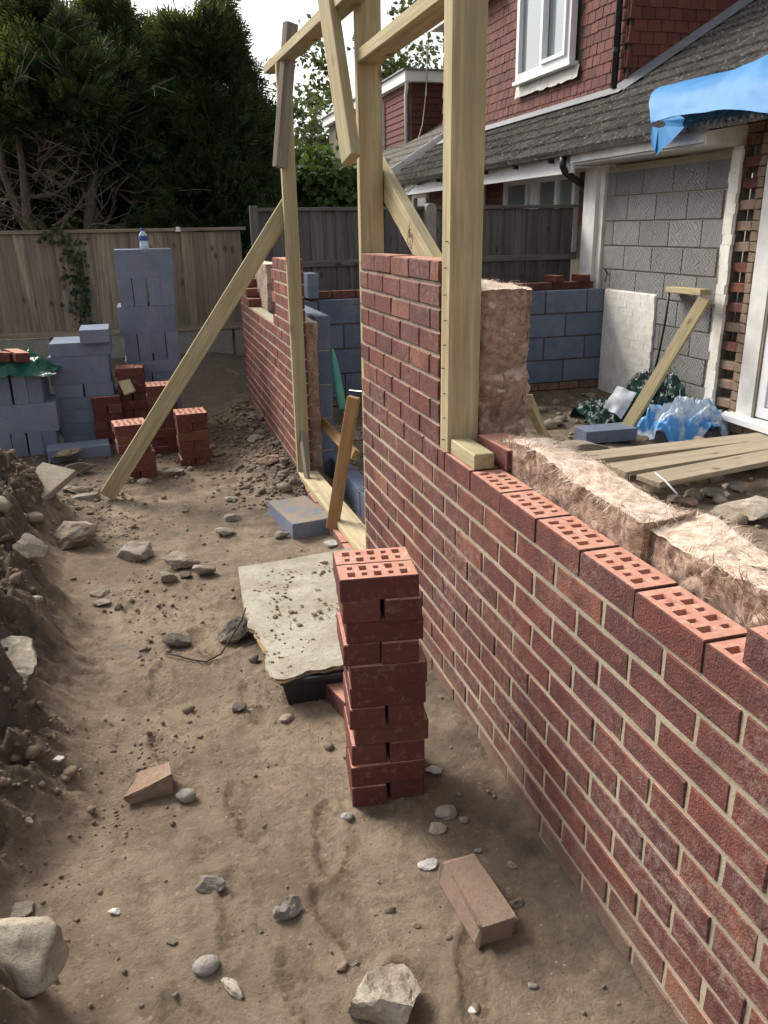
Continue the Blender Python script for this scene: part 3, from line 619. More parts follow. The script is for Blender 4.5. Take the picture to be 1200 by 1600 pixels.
# low inner leaf across the opening
off = (1.16, 4.4, 0); low = empty('block_wall', off, 'single low course of grey blocks inside the opening behind the pale sill plank', 'block wall')
for y in (3.60, 4.05, 4.50, 4.95):
    link('block', IL, low, (1.16-off[0], y+.22-off[1], .0))
MB().box(1.115, 1.205, 3.4, 5.4, -.15, .09).obj('mortar', M['mortar_b'], low, off)
# low inner leaf carrying the insulation beside the long wall
off = (1.20, 1.2, 0); low = empty('block_wall', off, 'low grey block inner leaf behind the lying insulation slabs', 'block wall')
for r in range(3):
    for i in range(6):
        y = -.2+.45*i+(.22 if r % 2 else 0)
        link('block', IL, low, (1.205-off[0], y+.22-off[1], -.02+.225*r+.1075))
MB().box(1.16, 1.25, -.2, 2.7, -.08, .64).obj('mortar', M['mortar_b'], low, off)
# loose block ends standing on the far corner
for i, (px, py) in enumerate(((487, 440),)):
    q = ony(px, 455, 7.45); o = link('concrete_block', bevel_box('concrete_block', .10, .30, .215, .003, M['block']))
    o.location = (q[0], 7.52, 1.0+.1075); tag(o, 'blue-grey block set upright on top of the block wall behind the far timber post', 'block')

# ================================================================== TIMBER FRAME
foff = (.94, 3.9, 0)
fr = empty('timber_framework', foff, 'tall frame of pale new timber posts and rails holding the wall opening', 'timber frame')
tm = M['timber']
beam('post', (.948, 2.452, T), (.955, 2.452, 3.05), .105, .074, (0, 1, 0), tm, fr, foff)
beam('post', (.948, 3.526, .075), (.958, 3.526, 3.2), .100, .047, (0, 1, 0), tm, fr, foff)
q0, q1 = ony(470, 700, 5.0), ony(443, 112, 5.0)
beam('post', (.872, 5.025, .075), (.872, 5.025, 2.46), .080, .048, (0, 1, 0), tm, fr, foff)
beam('rail', (.952, 2.49, 2.228), (.952, 3.502, 2.228), .098, .047, (0, 0, 1), tm, fr, foff)
beam('rail', (.885, 3.30, 2.425), (.885, 5.52, 2.505), .09, .047, (0, 0, 1), tm, fr, foff)
a, b = ony(454, 36, 4.97), ony(437, 262, 4.97)
beam('nailed_board', a, b, .075, .045, (.55, -1, 0), M['timber_old'], fr, foff)
a, b = onx(503, -60, .83), onx(549, 250, .83)
beam('hanging_brace', a, b, .085, .045, (-1, -.35, 0), tm, fr, foff)
# brace behind the pier, with its ink stamp
a, b = onx(590, 262, 1.03), onx(700, 455, 1.03)
br = beam('brace', a, b, .105, .045, (-1, 0, 0), tm, fr, foff)
st = MB()
def bar2(x0, y0, x1, y1, wdt=.0042):
    d = Vector((x1-x0, y1-y0)); n = Vector((-d.y, d.x)).normalized()*wdt/2
    st.add([(x0-n.x, .0232, y0-n.y), (x1-n.x, .0232, y1-n.y), (x1+n.x, .0232, y1+n.y), (x0+n.x, .0232, y0+n.y)], [(0, 1, 2, 3)])
Lb = (Vector(b)-Vector(a)).length; zc = (.60-.5)*Lb
for (x0, y0, x1, y1) in ((-.04, -.03, .035, -.03), (-.04, -.03, -.04, .03), (-.04, .03, .01, .03), (.02, -.018, .0, -.024), (.0, -.024, .02, -.012),
                         (-.012, -.018, .005, -.02), (.005, -.02, .005, -.002), (.005, -.002, -.012, -.004), (-.012, -.004, -.012, -.018), (-.012, -.011, .005, -.011),
                         (-.03, .002, -.018, .004), (-.018, .004, -.03, .018), (-.002, .01, .012, .012), (-.002, .02, .012, .022), (.012, .012, .012, .022)):
    bar2(x0, y0+zc, x1, y1+zc)
so_ = link('ink_stamp', mesh('ink_stamp', st.v, st.f, M['ink']), fr); so_.matrix_basis = br.matrix_basis.copy()
# sill plank
beam('sill_plank', (.938, 3.555, .092), (.895, 5.0, .094), .125, .036, (0, 0, 1), M['sill'], fr, foff)
# long raking prop
a = np.array(ony(452, 318, 5.078)); b = onz(168, 775, .02)
o = beam('timber_prop', b, a, .098, .047, (0, -1, .1), tm); tag(o, 'long pale timber prop raking from the ground up to the far post', 'timber prop')
# small sticks in the opening
o = beam('stake', onz(519, 826, .06), onx(553, 620, .965), .062, .040, (-.7, -1, 0), M['timber2']); tag(o, 'short brown timber stake leaning in the opening over the sill plank', 'stake')
o = beam('timber_offcut', onx(467, 624, 1.04), onx(556, 712, 1.06), .060, .038, (-1, -.3, .5), M['timber2']); tag(o, 'dark brown timber strip sloping down inside the opening behind the far post', 'timber')
o = beam('stick', onx(481, 752, .862), onx(449, 523, .872), .040, .022, (-1, -.5, 0), M['timber_old']); tag(o, 'weathered grey batten leaning against the end of the far wall', 'batten')
o = beam('lath', onx(473, 722, .880), onx(466, 560, .885), .018, .012, (-1, 0, 0), M['timber']); tag(o, 'thin pale lath standing beside the weathered grey batten', 'lath')
o = beam('timber_offcut', (.937, 2.205, T+.0255), (.937, 2.412, T+.0255), .066, .049, (0, 0, 1), tm); tag(o, 'short pale timber offcut lying on the wall top against the near post', 'timber')
o = link('brick', bevel_box('brick', .1025, .215, .065, .003, [M['bsm'], M['bed']], True)); o.location = (1.035, 2.265, T+.034); o.rotation_euler = (0, 0, .05)
tag(o, 'single loose red brick on the wall top between the offcut and the insulation', 'brick')
# masonry tie nails down the posts
for (xx, yy, n, z0, z1, dx, nm) in ((XF+.0, 3.524, 9, .1, 1.45, -.03, 0), (XF+.002, 2.45, 9, .93, 1.55, -.006, 1)):
    for i in range(n):
        z = z0+(z1-z0)*i/(n-1); MB().tube([(xx+.03, yy, z), (xx+dx, yy-.01+random.uniform(-.015, .015), z+random.uniform(-.004, .004))], .0016, 5).obj('nail', M['rust'], fr, foff)
for i in range(11):
    z = .2+i*.075; y = 5.05; MB().tube([(XF+.01, y, z), (XF-.05-random.random()*.02, y-.02+random.uniform(-.03, .03), z+random.uniform(-.01, .012))], .0018, 5).obj('nail', M['steel'], fr, foff)
MB().tube([onx(566, 612, .88), ony(546, 610, 3.55)], .003, 6).obj('nail', M['steel'], fr, foff)
# green pipe
a, b = ony(519, 546, 5.22), ony(536, 640, 5.0)
p = [Vector(a)+(Vector(b)-Vector(a))*t for t in (0, .2, .21, .6, 1.0)]
mb = MB().tube(p, [.010, .022, .024, .026, .026], 12)
tag(mb.obj('drain_pipe', M['pipe'], None, (0, 0, 0), True), 'green plastic pipe leaning against the block end inside the opening', 'pipe')

# ================================================================== INSULATION
def fuzzy(name, x0, x1, y0, y1, z0, z1, label, step=.0065, amp=.016, seed=0, shear=None, fib=5000):
    V = []; F = []
    def face(o, u, v, lu, lv):
        nu, nv = max(2, int(lu/step)), max(2, int(lv/step)); n = len(V)
        for j in range(nv+1):
            for i in range(nu+1): V.append(o+u*(i/nu*lu)+v*(j/nv*lv))
        for j in range(nv):
            for i in range(nu): q_ = n+j*(nu+1)+i; F.append((q_, q_+1, q_+nu+2, q_+nu+1))
    o = np.array([x0, y0, z0]); X = np.array([1., 0, 0]); Y = np.array([0, 1., 0]); Z = np.array([0, 0, 1.]); lx, ly, lz = x1-x0, y1-y0, z1-z0
    face(o+X*lx, -X, Z, lx, lz) if False else face(o, X, Z, lx, lz); face(o+Y*ly+X*lx, -X, Z, lx, lz); face(o+Y*ly, -Y, Z, ly, lz); face(o+X*lx, Y, Z, ly, lz); face(o+Z*lz, X, Y, lx, ly)
    P = np.array(V); C_ = np.array([(x0+x1)/2, (y0+y1)/2, (z0+z1)/2]); hs = np.array([lx, ly, lz])/2
    # round the corners a little
    q_ = (P-C_)/hs; rr = np.abs(q_); e = np.minimum(1, np.sort(rr, 1)[:, 1]); rd = sstep(.72, 1.0, e)
    P = P-(q_*np.array([lx, min(ly, .2), min(lz, .2)])*.04)*rd[:, None]
    N = q_/np.maximum(1e-6, np.max(np.abs(q_), 1))[:, None]; N = np.where(np.abs(N) > .985, N, 0); N /= np.maximum(1e-6, np.linalg.norm(N, axis=1))[:, None]
    S = P*np.array([1, 1, .6])
    W_ = S+.03*np.stack([fbm(S*14, seed+20+i, 3) for i in range(3)], 1)
    d = amp*1.9*np.abs(fbm(W_*8, seed, 2))+amp*1.1*np.abs(fbm(W_*np.array([1, 1, 1.5])*21, seed+4, 3, .55))-amp*.7
    d = np.where(np.abs(N[:, 2]) > .5, d*.35, d); P = P+N*d[:, None]+np.stack([.006*fbm(S*30, seed+11+i, 3) for i in range(3)], 1)
    if shear is not None: P = shear(P)
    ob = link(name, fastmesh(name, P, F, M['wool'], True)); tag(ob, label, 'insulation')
    # loose fibres
    r = np.random.default_rng(seed+77); Fa = np.array(F); pick = r.integers(0, len(Fa), fib); c0 = P[Fa[pick]].mean(1)
    fib = int(fib); fn = np.cross(P[Fa[pick, 1]]-P[Fa[pick, 0]], P[Fa[pick, 3]]-P[Fa[pick, 0]]); fn /= np.linalg.norm(fn, axis=1)[:, None]+1e-9
    fl_ = np.stack([fbm(c0*5.5, seed+40+i, 3) for i in range(3)], 1)*np.array([1, 1, 1.0]); fl_ /= np.linalg.norm(fl_, axis=1)[:, None]+1e-9   # combed in swirling locks
    dr = fl_+.38*r.normal(size=(fib, 3)); dr = dr-fn*(dr*fn).sum(1)[:, None]; dr /= np.linalg.norm(dr, axis=1)[:, None]+1e-9; loose = (r.uniform(0, 1, fib) < .16)[:, None]
    dr = dr+fn*np.where(loose, r.uniform(.2, .9, fib)[:, None], .10); L_ = r.uniform(.012, .042, fib)[:, None]*np.where(loose, .6, 1); sd = np.cross(dr, fn)+.2*r.normal(size=(fib, 3)); sd /= np.linalg.norm(sd, axis=1)[:, None]+1e-9
    wv = r.uniform(.0004, .0012, fib)[:, None]*np.where(loose, .35, 1); cv = np.cross(dr, fn)*r.normal(0, .45, fib)[:, None]; c0 = c0+fn*.0006
    pts = [c0+dr*L_*t+cv*L_*t*t+fn*(L_*.16*math.sin(t*math.pi))*np.where(loose, 1, .6) for t in (0, .33, .66, 1.0)]
    VV = np.stack([pts[0]-sd*wv*.4, pts[0]+sd*wv*.4, pts[1]+sd*wv, pts[1]-sd*wv, pts[2]+sd*wv*.8, pts[2]-sd*wv*.8, pts[3]], 1).reshape(-1, 3); k_ = np.arange(fib)*7
    FF = np.concatenate([np.stack([k_, k_+1, k_+2], 1), np.stack([k_, k_+2, k_+3], 1), np.stack([k_+3, k_+2, k_+4], 1), np.stack([k_+3, k_+4, k_+5], 1), np.stack([k_+5, k_+4, k_+6], 1)])
    topm = (fn[:, 2] > .6)  # upward fibres take the painted sunlit tone, the rest the shaded brown
    for nm, sel, mt in (('top_fibres', topm, 'fibre_sunlit'), ('side_fibres', ~topm, 'fibre_shaded')):
        if sel.any():
            ks = np.where(sel)[0]; n_ = len(ks); V2 = VV.reshape(-1, 7, 3)[ks].reshape(-1, 3); b_ = (np.arange(n_)*7)[:, None, None]
            T5 = np.array([(0, 1, 2), (0, 2, 3), (3, 2, 4), (3, 4, 5), (5, 4, 6)])[None]
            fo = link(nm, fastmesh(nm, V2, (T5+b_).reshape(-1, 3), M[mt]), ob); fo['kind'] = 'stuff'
    return ob
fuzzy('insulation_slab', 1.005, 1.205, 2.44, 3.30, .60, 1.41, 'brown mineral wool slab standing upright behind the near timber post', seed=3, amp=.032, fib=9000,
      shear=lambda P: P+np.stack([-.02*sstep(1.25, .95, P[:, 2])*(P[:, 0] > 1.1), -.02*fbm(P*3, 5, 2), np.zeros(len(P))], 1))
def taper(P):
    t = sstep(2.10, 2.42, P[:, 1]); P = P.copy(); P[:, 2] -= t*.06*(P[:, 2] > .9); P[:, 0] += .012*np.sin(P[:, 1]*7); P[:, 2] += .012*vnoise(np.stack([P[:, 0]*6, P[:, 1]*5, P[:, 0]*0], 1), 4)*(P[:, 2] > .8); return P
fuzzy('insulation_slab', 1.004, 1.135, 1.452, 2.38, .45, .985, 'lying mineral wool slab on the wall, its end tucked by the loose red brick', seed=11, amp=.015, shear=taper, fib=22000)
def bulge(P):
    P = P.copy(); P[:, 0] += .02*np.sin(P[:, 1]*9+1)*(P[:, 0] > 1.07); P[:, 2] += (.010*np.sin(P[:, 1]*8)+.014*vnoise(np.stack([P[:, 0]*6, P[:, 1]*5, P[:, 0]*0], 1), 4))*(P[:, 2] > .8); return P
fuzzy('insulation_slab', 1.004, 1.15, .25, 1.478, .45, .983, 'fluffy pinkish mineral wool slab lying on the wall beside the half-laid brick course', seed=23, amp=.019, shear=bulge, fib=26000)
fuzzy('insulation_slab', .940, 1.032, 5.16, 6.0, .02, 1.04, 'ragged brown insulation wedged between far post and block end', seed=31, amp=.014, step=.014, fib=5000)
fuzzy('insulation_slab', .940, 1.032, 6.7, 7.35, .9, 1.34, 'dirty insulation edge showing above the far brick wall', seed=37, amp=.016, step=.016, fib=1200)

# ================================================================== FENCES
def fence(label, x0, x1, y, zt, zb, pitch, mat, cap, rail_z, gravel=None, slope=0.0):
    off = ((x0+x1)/2, y, zb); root = empty('garden_fence', off, label, 'fence')
    bme = [bevel_box('board', pitch*1.13, .014, zt-zb, .002, M[mat], False, .0015, 70+i) for i in range(5)]
    x = x0+pitch/2; i = 0
    while x < x1:
        o = link('board', random.choice(bme), root, (x-off[0], random.uniform(-.004, .004), (zt-zb)/2+random.uniform(-.006, .006)))
        o.rotation_euler = (random.uniform(-.006, .006), random.uniform(-.006, .006), .14+random.uniform(-.03, .03)); x += pitch*random.uniform(.95, 1.05); i += 1
    if cap:
        c = beam('capping', (x0-.02, y-.012, zt+.018), (x1+.02, y-.012, zt+.018), .07, .032, (0, 0, 1), M[mat], root, off)
    for rz_ in rail_z: beam('rail', (x0, y-.028, rz_), (x1, y-.028, rz_), .06, .034, (0, -1, 0), M[mat], root, off)
    if gravel:
        g = MB(); n = int((x1-x0)/1.8)+1
        for k_ in range(n):
            a = x0+k_*1.83; g = MB().box(a, min(a+1.80, x1), y-.03, y+.02, gravel, zb-.012); g.obj('gravel_board', M['conc'], root, off)
    return root, off
fl, flo = fence('brown featheredge board fence on concrete gravel boards below the conifers', -4.6, 1.06, 9.0, 1.585, .60, .122, 'fence', True, (.625,), .30)
frr, fro = fence('taller grey featheredge board fence with a heavy top cap behind the posts', 1.09, 4.40, 8.10, 1.745, .10, .125, 'fence2', True, (1.27,), None)
beam('end_post', (1.06, 8.10, .0), (1.06, 8.10, 1.80), .075, .075, (0, 1, 0), M['fence2'], frr, fro)
# concrete fence post with rounded head
q = ony(672, 340, 8.03); mb = MB(); n = 10
prof = [(-.052, -.2), (.052, -.2), (.052, 1.76)]+[(.052*math.cos(t*math.pi/n), 1.76+.045*math.sin(t*math.pi/n)) for t in range(1, n)]+[(-.052, 1.76)]
fr_ = [(q[0]+a, 7.99, b) for a, b in prof]; bk_ = [(q[0]+a, 8.075, b) for a, b in prof]; m_ = len(prof)
mb.add(fr_+bk_, [tuple(range(m_)), tuple(range(2*m_-1, m_-1, -1))]+[(i, m_+i, m_+(i+1) % m_, (i+1) % m_) for i in range(m_)])
tag(mb.obj('fence_post', M['conc']), 'round-headed concrete post rising above the grey fence', 'fence post', None, 'thing')
# floodlight stub on the fence, ivy
mb = MB().tube([(ony(279, 366, 8.97)[0], 8.97, 1.585), (ony(279, 366, 8.97)[0], 8.97, 1.63)], [.035, .02], 10)
tag(mb.obj('post_cap', M['white']), 'small white cap standing on the brown fence by the bottle', 'cap')
def leaves(name, P, Nrm, size, mat, r, parent=None, off=(0, 0, 0), quads=True, aspect=.6):
    n = len(P); t = r.normal(size=(n, 3)); t = t-Nrm*(t*Nrm).sum(1)[:, None]; t /= np.linalg.norm(t, axis=1)[:, None]+1e-9; s_ = np.cross(Nrm, t)
    L_ = (size*r.uniform(.6, 1.3, n))[:, None]; wv = L_*aspect*.5; cup = Nrm*L_*.12
    V = np.stack([P, P+t*L_*.45+s_*wv-cup, P+t*L_, P+t*L_*.45-s_*wv-cup], 1).reshape(-1, 3)-np.array(off); k_ = np.arange(n)*4
    return link(name, fastmesh(name, V, np.stack([k_, k_+1, k_+2, k_+3], 1), mat), parent)
r = np.random.default_rng(5); iv = empty('ivy', (ony(118, 430, 8.95)[0], 8.95, .5), 'dark ivy climbing a pale stem up the brown fence', 'ivy')
ivx = iv.location.x; st_ = MB().tube([(ivx+.03, 8.965, .45), (ivx, 8.96, .9), (ivx+.02, 8.965, 1.3), (ivx-.06, 8.96, 1.62)], [.022, .03, .03, .02], 7); st_.obj('stem', M['twig'], iv, iv.location, True)
zz = r.uniform(.62, 1.70, 330); P = np.stack([ivx+r.normal(0, .06, 330)+.05*(1.3-zz)+np.where(zz > 1.45, r.normal(-.08, .1, 330), 0), 8.94-np.abs(r.normal(0, .03, 330)), zz], 1)
Nn = r.normal(size=(330, 3))*.6+np.array([0, -1, .3]); Nn /= np.linalg.norm(Nn, axis=1)[:, None]
leaves('leaves', P[:190], Nn[:190], .062, M['ivy'], r, iv, iv.location, aspect=.9)['kind'] = 'stuff'

# ================================================================== HOUSE
HX = 4.40; hoff = (5.4, 8.6, 0.0)
house = empty('house', hoff, 'house with red tile-hung upper storey and mossy grey lean-to roof beside the site', 'house')
# combed block panel
panel = MB().box(HX+.008, HX+.09, 5.70, 7.52, -.05, 2.10).obj('block_panel', M['mortar_y'], house, hoff)
ZB = [bevel_box('block', .02, .440, .207, .002, M['zig'], False, .0008, 90+i) for i in range(3)]
row = 0; z = 2.05-.22
while z > -.1:
    y = 5.55+(.225 if row % 2 else 0)
    while y < 7.5:
        a, b = max(y, 5.71), min(y+.44, 7.50)
        if b-a > .04 and not (z < .94 and a > 6.50):
            a2 = a
            if z < .94 and b > 6.52: b = 6.52
            o = link('block', random.choice(ZB), panel, (HX+.002-hoff[0], (a+b)/2-hoff[1], z+.1075-hoff[2])); o.scale = (1, (b-a)/.44, 1)
        y += .45
    z -= .22; row += 1
# white painted brick patch, strips and pilaster
patch = MB().box(HX-.012, HX+.0075, 6.53, 7.39, -.05, .985).obj('painted_patch', M['paint'], house, hoff)
PB = [bevel_box('painted_brick', .026, .2225, .0725, .0025, M['paint'], False, .0015, 120+i) for i in range(3)]
for r_i in range(14):
    y = 6.53-(.11 if r_i % 2 else 0)
    while y < 7.38:
        a, b = max(y, 6.53+random.uniform(-.012, .012)), min(y+.218, 7.39)
        if b-a > .03:
            o = link('painted_brick', random.choice(PB), patch, (HX-.012-hoff[0], (a+b)/2-hoff[1], .02+.0705*r_i)); o.scale = (1, (b-a)/.215, 1)
        y += .225
strip = MB().box(HX-.012, HX-.001, 5.60, 5.712, -.05, 2.12).obj('painted_strip', M['paint'], house, hoff)
MB().box(HX+.0, HX+.095, 5.606, 5.698, -.05, 2.12).obj('reveal', M['mortar_b'], house, hoff)
for r_i in range(28):
    w_ = .11+random.uniform(-.022, .012); o = link('painted_brick', random.choice(PB), strip, (HX-.012-hoff[0], 5.655+random.uniform(-.01, .01)-hoff[1], .03+.075*r_i)); o.scale = (1, w_/.215, 1.08)
MB().box(HX-.03, HX+.08, 7.52, 7.60, -.05, 2.12).obj('painted_quoin', M['paint'], house, hoff)
pil = MB().box(HX-.07, HX+.10, 7.605, 7.84, -.05, 2.12).obj('pilaster', M['white'], house, hoff)
q = onx(913, 448, HX-.075); mb = MB().box(HX-.115, HX-.072, 7.63, 7.73, .99, 1.12); mb.obj('meter_box', M['upvc'], pil, hoff)
# toothed brick jamb
JB = [bevel_box('jamb_brick', .09, .17, .068, .004, M['oldbrick'], False, .004, 140+i) for i in range(4)]
JB2 = [bevel_box('jamb_brick', .09, .17, .068, .004, M['brick'], False, .004, 150+i) for i in range(3)]
jamb = MB().box(HX+.10, HX+.16, 5.30, 5.60, -.05, 2.6).obj('brick_jamb', M['mortar_b'], house, hoff)
for r_i in range(29):
    z = .02+.075*r_i
    if r_i % 2 == 0:
        o = link('jamb_brick', random.choice(JB if random.random() < .72 else JB2), jamb, (HX+.06-hoff[0], 5.515+random.uniform(-.012, .012)-hoff[1], z+.034)); o.scale = (1.05, 1.0, 1)
    o = link('jamb_brick', random.choice(JB), jamb, (HX+.06-hoff[0], 5.40+random.uniform(-.006, .008)-hoff[1], z+.034)); o.scale = (1.0, random.uniform(.34, .52), 1)
for r_i in range(4):
    for y in (5.02, 5.25, 5.48):
        link('jamb_brick', random.choice(JB), jamb, (HX+.09-hoff[0], y+(.1 if r_i % 2 else 0)-hoff[1], 2.13+.075*r_i+.034)).scale = (1, 1.2, 1)
MB().box(HX+.12, HX+.2, 3.2, 5.45, 2.1, 2.6).obj('lintel_wall', M['mortar_b'], house, hoff)
# patio door
door = MB().box(HX+.005, HX+.035, 5.17, 5.345, .12, 2.15).obj('cover_board', M['white'], house, hoff)
MB().box(HX+.01, HX+.05, 5.145, 5.167, .14, 2.15).obj('rough_stud', M['timber_old'], house, hoff)
pd = MB(); pd.box(HX+.02, HX+.09, 5.06, 5.14, .17, 2.15); pd.box(HX+.02, HX+.09, 3.3, 5.058, .17, .25); pd.box(HX+.02, HX+.09, 3.3, 5.058, 2.08, 2.15)
pdo = pd.obj('patio_door', M['upvc'], house, hoff)
s_ = MB(); s_.box(HX+.035, HX+.08, 4.985, 5.055, .255, 2.075); s_.box(HX+.035, HX+.08, 3.4, 4.98, .255, .315); s_.obj('sash', M['upvc'], pdo, hoff)
MB().box(HX+.05, HX+.06, 3.4, 4.983, .318, 2.07).obj('pane', M['glassd'], pdo, hoff)
MB().box(HX+.033, HX+.082, 4.977, 4.984, .318, 2.07).obj('gasket', M['blk'], pdo, hoff)
MB().box(HX+.5, HX+.55, 3.3, 5.3, .1, 2.2).obj('curtain', M['render'], house, hoff)
MB().box(HX-.13, HX+.10, 3.2, 5.40, .115, .155).obj('door_sill', M['upvc'], house, hoff)
stp = MB().box(HX-.03, HX+.10, 3.3, 5.36, -.1, .112).obj('step_brickwork', M['mortar_b'], house, hoff)
for i in range(8): link('jamb_brick', random.choice(JB), stp, (HX-.02-hoff[0], 5.27-.225*i-hoff[1], .06)).scale = (1, 1.24, 1)
# facade beyond the fence
fac = MB().box(4.60, 4.72, 7.84, 16.2, -.05, 2.3).obj('rear_wall', M['mortar_b'], house, hoff)
RB = [bevel_box('brick', .03, .215, .065, .003, M['brick_far'], False, .001, 160+i) for i in range(3)]
for r_i in range(9):
    for (ya, yb) in ((10.33, 10.98), (7.86, 8.40), (11.9, 13.3)):
        y = ya-(.11 if r_i % 2 else 0)
        while y < yb:
            a, b = max(y, ya), min(y+.215, yb)
            if b-a > .04: link('brick', random.choice(RB), fac, (4.598-hoff[0], (a+b)/2-hoff[1], 1.60+.075*r_i)).scale = (1, (b-a)/.215, 1)
            y += .225
def window(par, x, y0, y1, z0, z1, bars=(), fw=.06, dep=.06, name='window', openers=()):
    f = MB(); f.box(x-dep, x, y0, y0+fw, z0, z1); f.box(x-dep, x, y1-fw, y1, z0, z1); f.box(x-dep, x, y0+fw+.001, y1-fw-.001, z0, z0+fw); f.box(x-dep, x, y0+fw+.001, y1-fw-.001, z1-fw, z1)
    for b in bars: f.box(x-dep+.002, x, b-fw/2, b+fw/2, z0+fw+.001, z1-fw-.001)
    w_ = f.obj(name, M['upvc'], par, hoff)
    ed = [y0+fw]+[v for b in bars for v in (b-fw/2, b+fw/2)]+[y1-fw]
    for i in range(0, len(ed), 2):
        MB().box(x-.022, x-.012, ed[i]+.002, ed[i+1]-.002, z0+fw+.002, z1-fw-.002).obj('pane', M['glass'], w_, hoff)
        if i//2 in openers:
            s2 = MB(); a, b, g = ed[i]+.003, ed[i+1]-.003, .045
            s2.box(x-dep-.03, x-.03, a, a+g, z0+fw, z1-fw); s2.box(x-dep-.03, x-.03, b-g, b, z0+fw, z1-fw); s2.box(x-dep-.03, x-.03, a+g, b-g, z0+fw, z0+fw+g); s2.obj('sash', M['upvc'], w_, hoff)
    return w_
window(house, 4.60, 8.42, 10.30, 1.30, 2.12, (8.86, 9.36, 9.62), openers=(2,), fw=.07)
window(house, 4.60, 11.0, 11.85, 1.30, 2.12, (), fw=.08)
window(house, 4.60, 13.35, 14.1, 1.30, 2.12, (), fw=.08)
# eaves
MB().box(4.085, 4.11, 5.66, 7.70, 2.145, 2.262).obj('fascia', M['white'], house, hoff)
MB().box(4.112, HX+.1, 5.66, 7.70, 2.125, 2.142).obj('soffit', M['white'], house, hoff)
MB().box(4.09, 4.45, 5.64, 5.658, 2.125, 2.262).obj('soffit_end', M['white'], house, hoff)
MB().box(4.12, 4.14, 7.705, 14.4, 2.06, 2.24).obj('fascia', M['upvc'], house, hoff)
MB().box(4.142, 4.70, 7.705, 14.4, 2.105, 2.12).obj('soffit', M['upvc'], house, hoff)
g = MB(); n = 7; L0, L1 = 7.72, 14.4
pr = [(4.062+.056*math.cos(math.pi+math.pi*i/n), 2.262+.056*math.sin(math.pi+math.pi*i/n)) for i in range(n+1)]; pr2 = [(4.062+.050*math.cos(math.pi+math.pi*i/n), 2.262+.050*math.sin(math.pi+math.pi*i/n)) for i in range(n, -1, -1)]
pp = pr+pr2; g.add([(a, L0, b) for a, b in pp]+[(a, L1, b) for a, b in pp], [(i, len(pp)+i, len(pp)+(i+1) % len(pp), (i+1) % len(pp)) for i in range(len(pp))])
gut = g.obj('gutter', M['blk'], house, hoff)
for y in np.arange(8.1, 14.3, .85): MB().box(4.06, 4.118, y, y+.03, 2.17, 2.205).obj('bracket', M['blk'], gut, hoff)
MB().tube([(4.062, 7.80, 2.22), (4.062, 7.80, 2.12), (4.10, 7.82, 2.07), (4.42, 7.95, 1.93), (4.50, 7.97, 1.87), (4.50, 7.97, 1.0)], .034, 10).obj('downpipe', M['blk'], house, hoff, True)
# lean-to roof
S = .6; RO = np.array([4.02, 0, 2.28-.6*.13+.02]); ca = 1/math.sqrt(1+S*S); sa = S*ca
roof = MB().add([(4.09, 3.0, 2.215), (4.09, 14.42, 2.215), (9.0, 14.42, 2.215+.6*4.91), (9.0, 3.0, 2.215+.6*4.91)], [(0, 1, 2, 3)]).obj('roof', M['mortar_b'], house, hoff)
def tile_mesh(seed):
    rr = random.Random(seed); V = []; F = []; n = 16
    for (v, up) in ((0, 0), (.33, 0)):
        for i in range(n+1):
            u = i/n*.298-.149; ph = (i % 4); h = (.030 if ph in (1, 2) else .004)+rr.uniform(-.0012, .0012); V.append((v, u, .016+h))
    for i in range(n+1): V.append((0, i/n*.298-.149, -.010))
    for i in range(n): F.append((i, n+1+i, n+2+i, i+1)); F.append((2*(n+1)+i, i, i+1, 2*(n+1)+i+1))
    return mesh('roof_tile', V, F, M['roof'])
TM = [tile_mesh(i) for i in range(4)]
GA = .255; rest = MB(); cnt = 0; tl = []
for j in range(14):
    for i in range(40):
        y = 14.27-i*.30-(.15 if j % 2 else 0); s0 = j*GA; x = RO[0]+s0*ca; z = RO[2]+s0*sa
        if x > 5.17 and y > 8.62 or y < 3.2 or x > 7.6: continue
        tl.append((np.linalg.norm(np.array([x, y, z])-CO), x, y, z))
tl.sort(); rotm = Matrix.Rotation(-math.atan(S)+.085, 3, 'Y')
shown = 0
for (d_, x, y, z) in tl:
    vis = inframe((x, y, z), 60)
    if not vis and not (y > 3.2): continue
    o_rot = (random.uniform(-.012, .012), -math.atan(S)+.085, random.uniform(-.01, .01))
    if vis and shown < 295:
        o = link('roof_tile', random.choice(TM), roof, (x-hoff[0], y-hoff[1], z+random.uniform(-.003, .003)), o_rot); shown += 1
    else:
        me = random.choice(TM); rest.add([tuple(rotm@v.co+Vector((x, y, z))) for v in me.vertices], [tuple(p.vertices) for p in me.polygons])
if rest.v: rest.obj('roof_tiles', M['roof'], roof, hoff)['kind'] = 'stuff'
MB().hexa([(5.06, 8.55, RO[2]+.6*1.04+.055), (5.195, 8.55, RO[2]+.6*1.17+.06), (5.195, 14.4, RO[2]+.6*1.17+.06), (5.06, 14.4, RO[2]+.6*1.04+.055)],
          [(5.06, 8.55, RO[2]+.6*1.04+.062), (5.195, 8.55, RO[2]+.6*1.17+.075), (5.195, 14.4, RO[2]+.6*1.17+.075), (5.06, 14.4, RO[2]+.6*1.04+.062)]).obj('lead_flashing', M['lead'], house, hoff)
MB().hexa([(5.1, 8.50, RO[2]+.6*1.08+.05), (8.0, 8.50, RO[2]+.6*3.98+.05), (8.0, 8.66, RO[2]+.6*3.98+.055), (5.1, 8.66, RO[2]+.6*1.08+.055)],
          [(5.1, 8.50, RO[2]+.6*1.08+.058), (8.0, 8.50, RO[2]+.6*3.98+.058), (8.0, 8.66, RO[2]+.6*3.98+.12), (5.1, 8.66, RO[2]+.6*1.08+.12)]).obj('step_flashing', M['lead'], house, hoff)
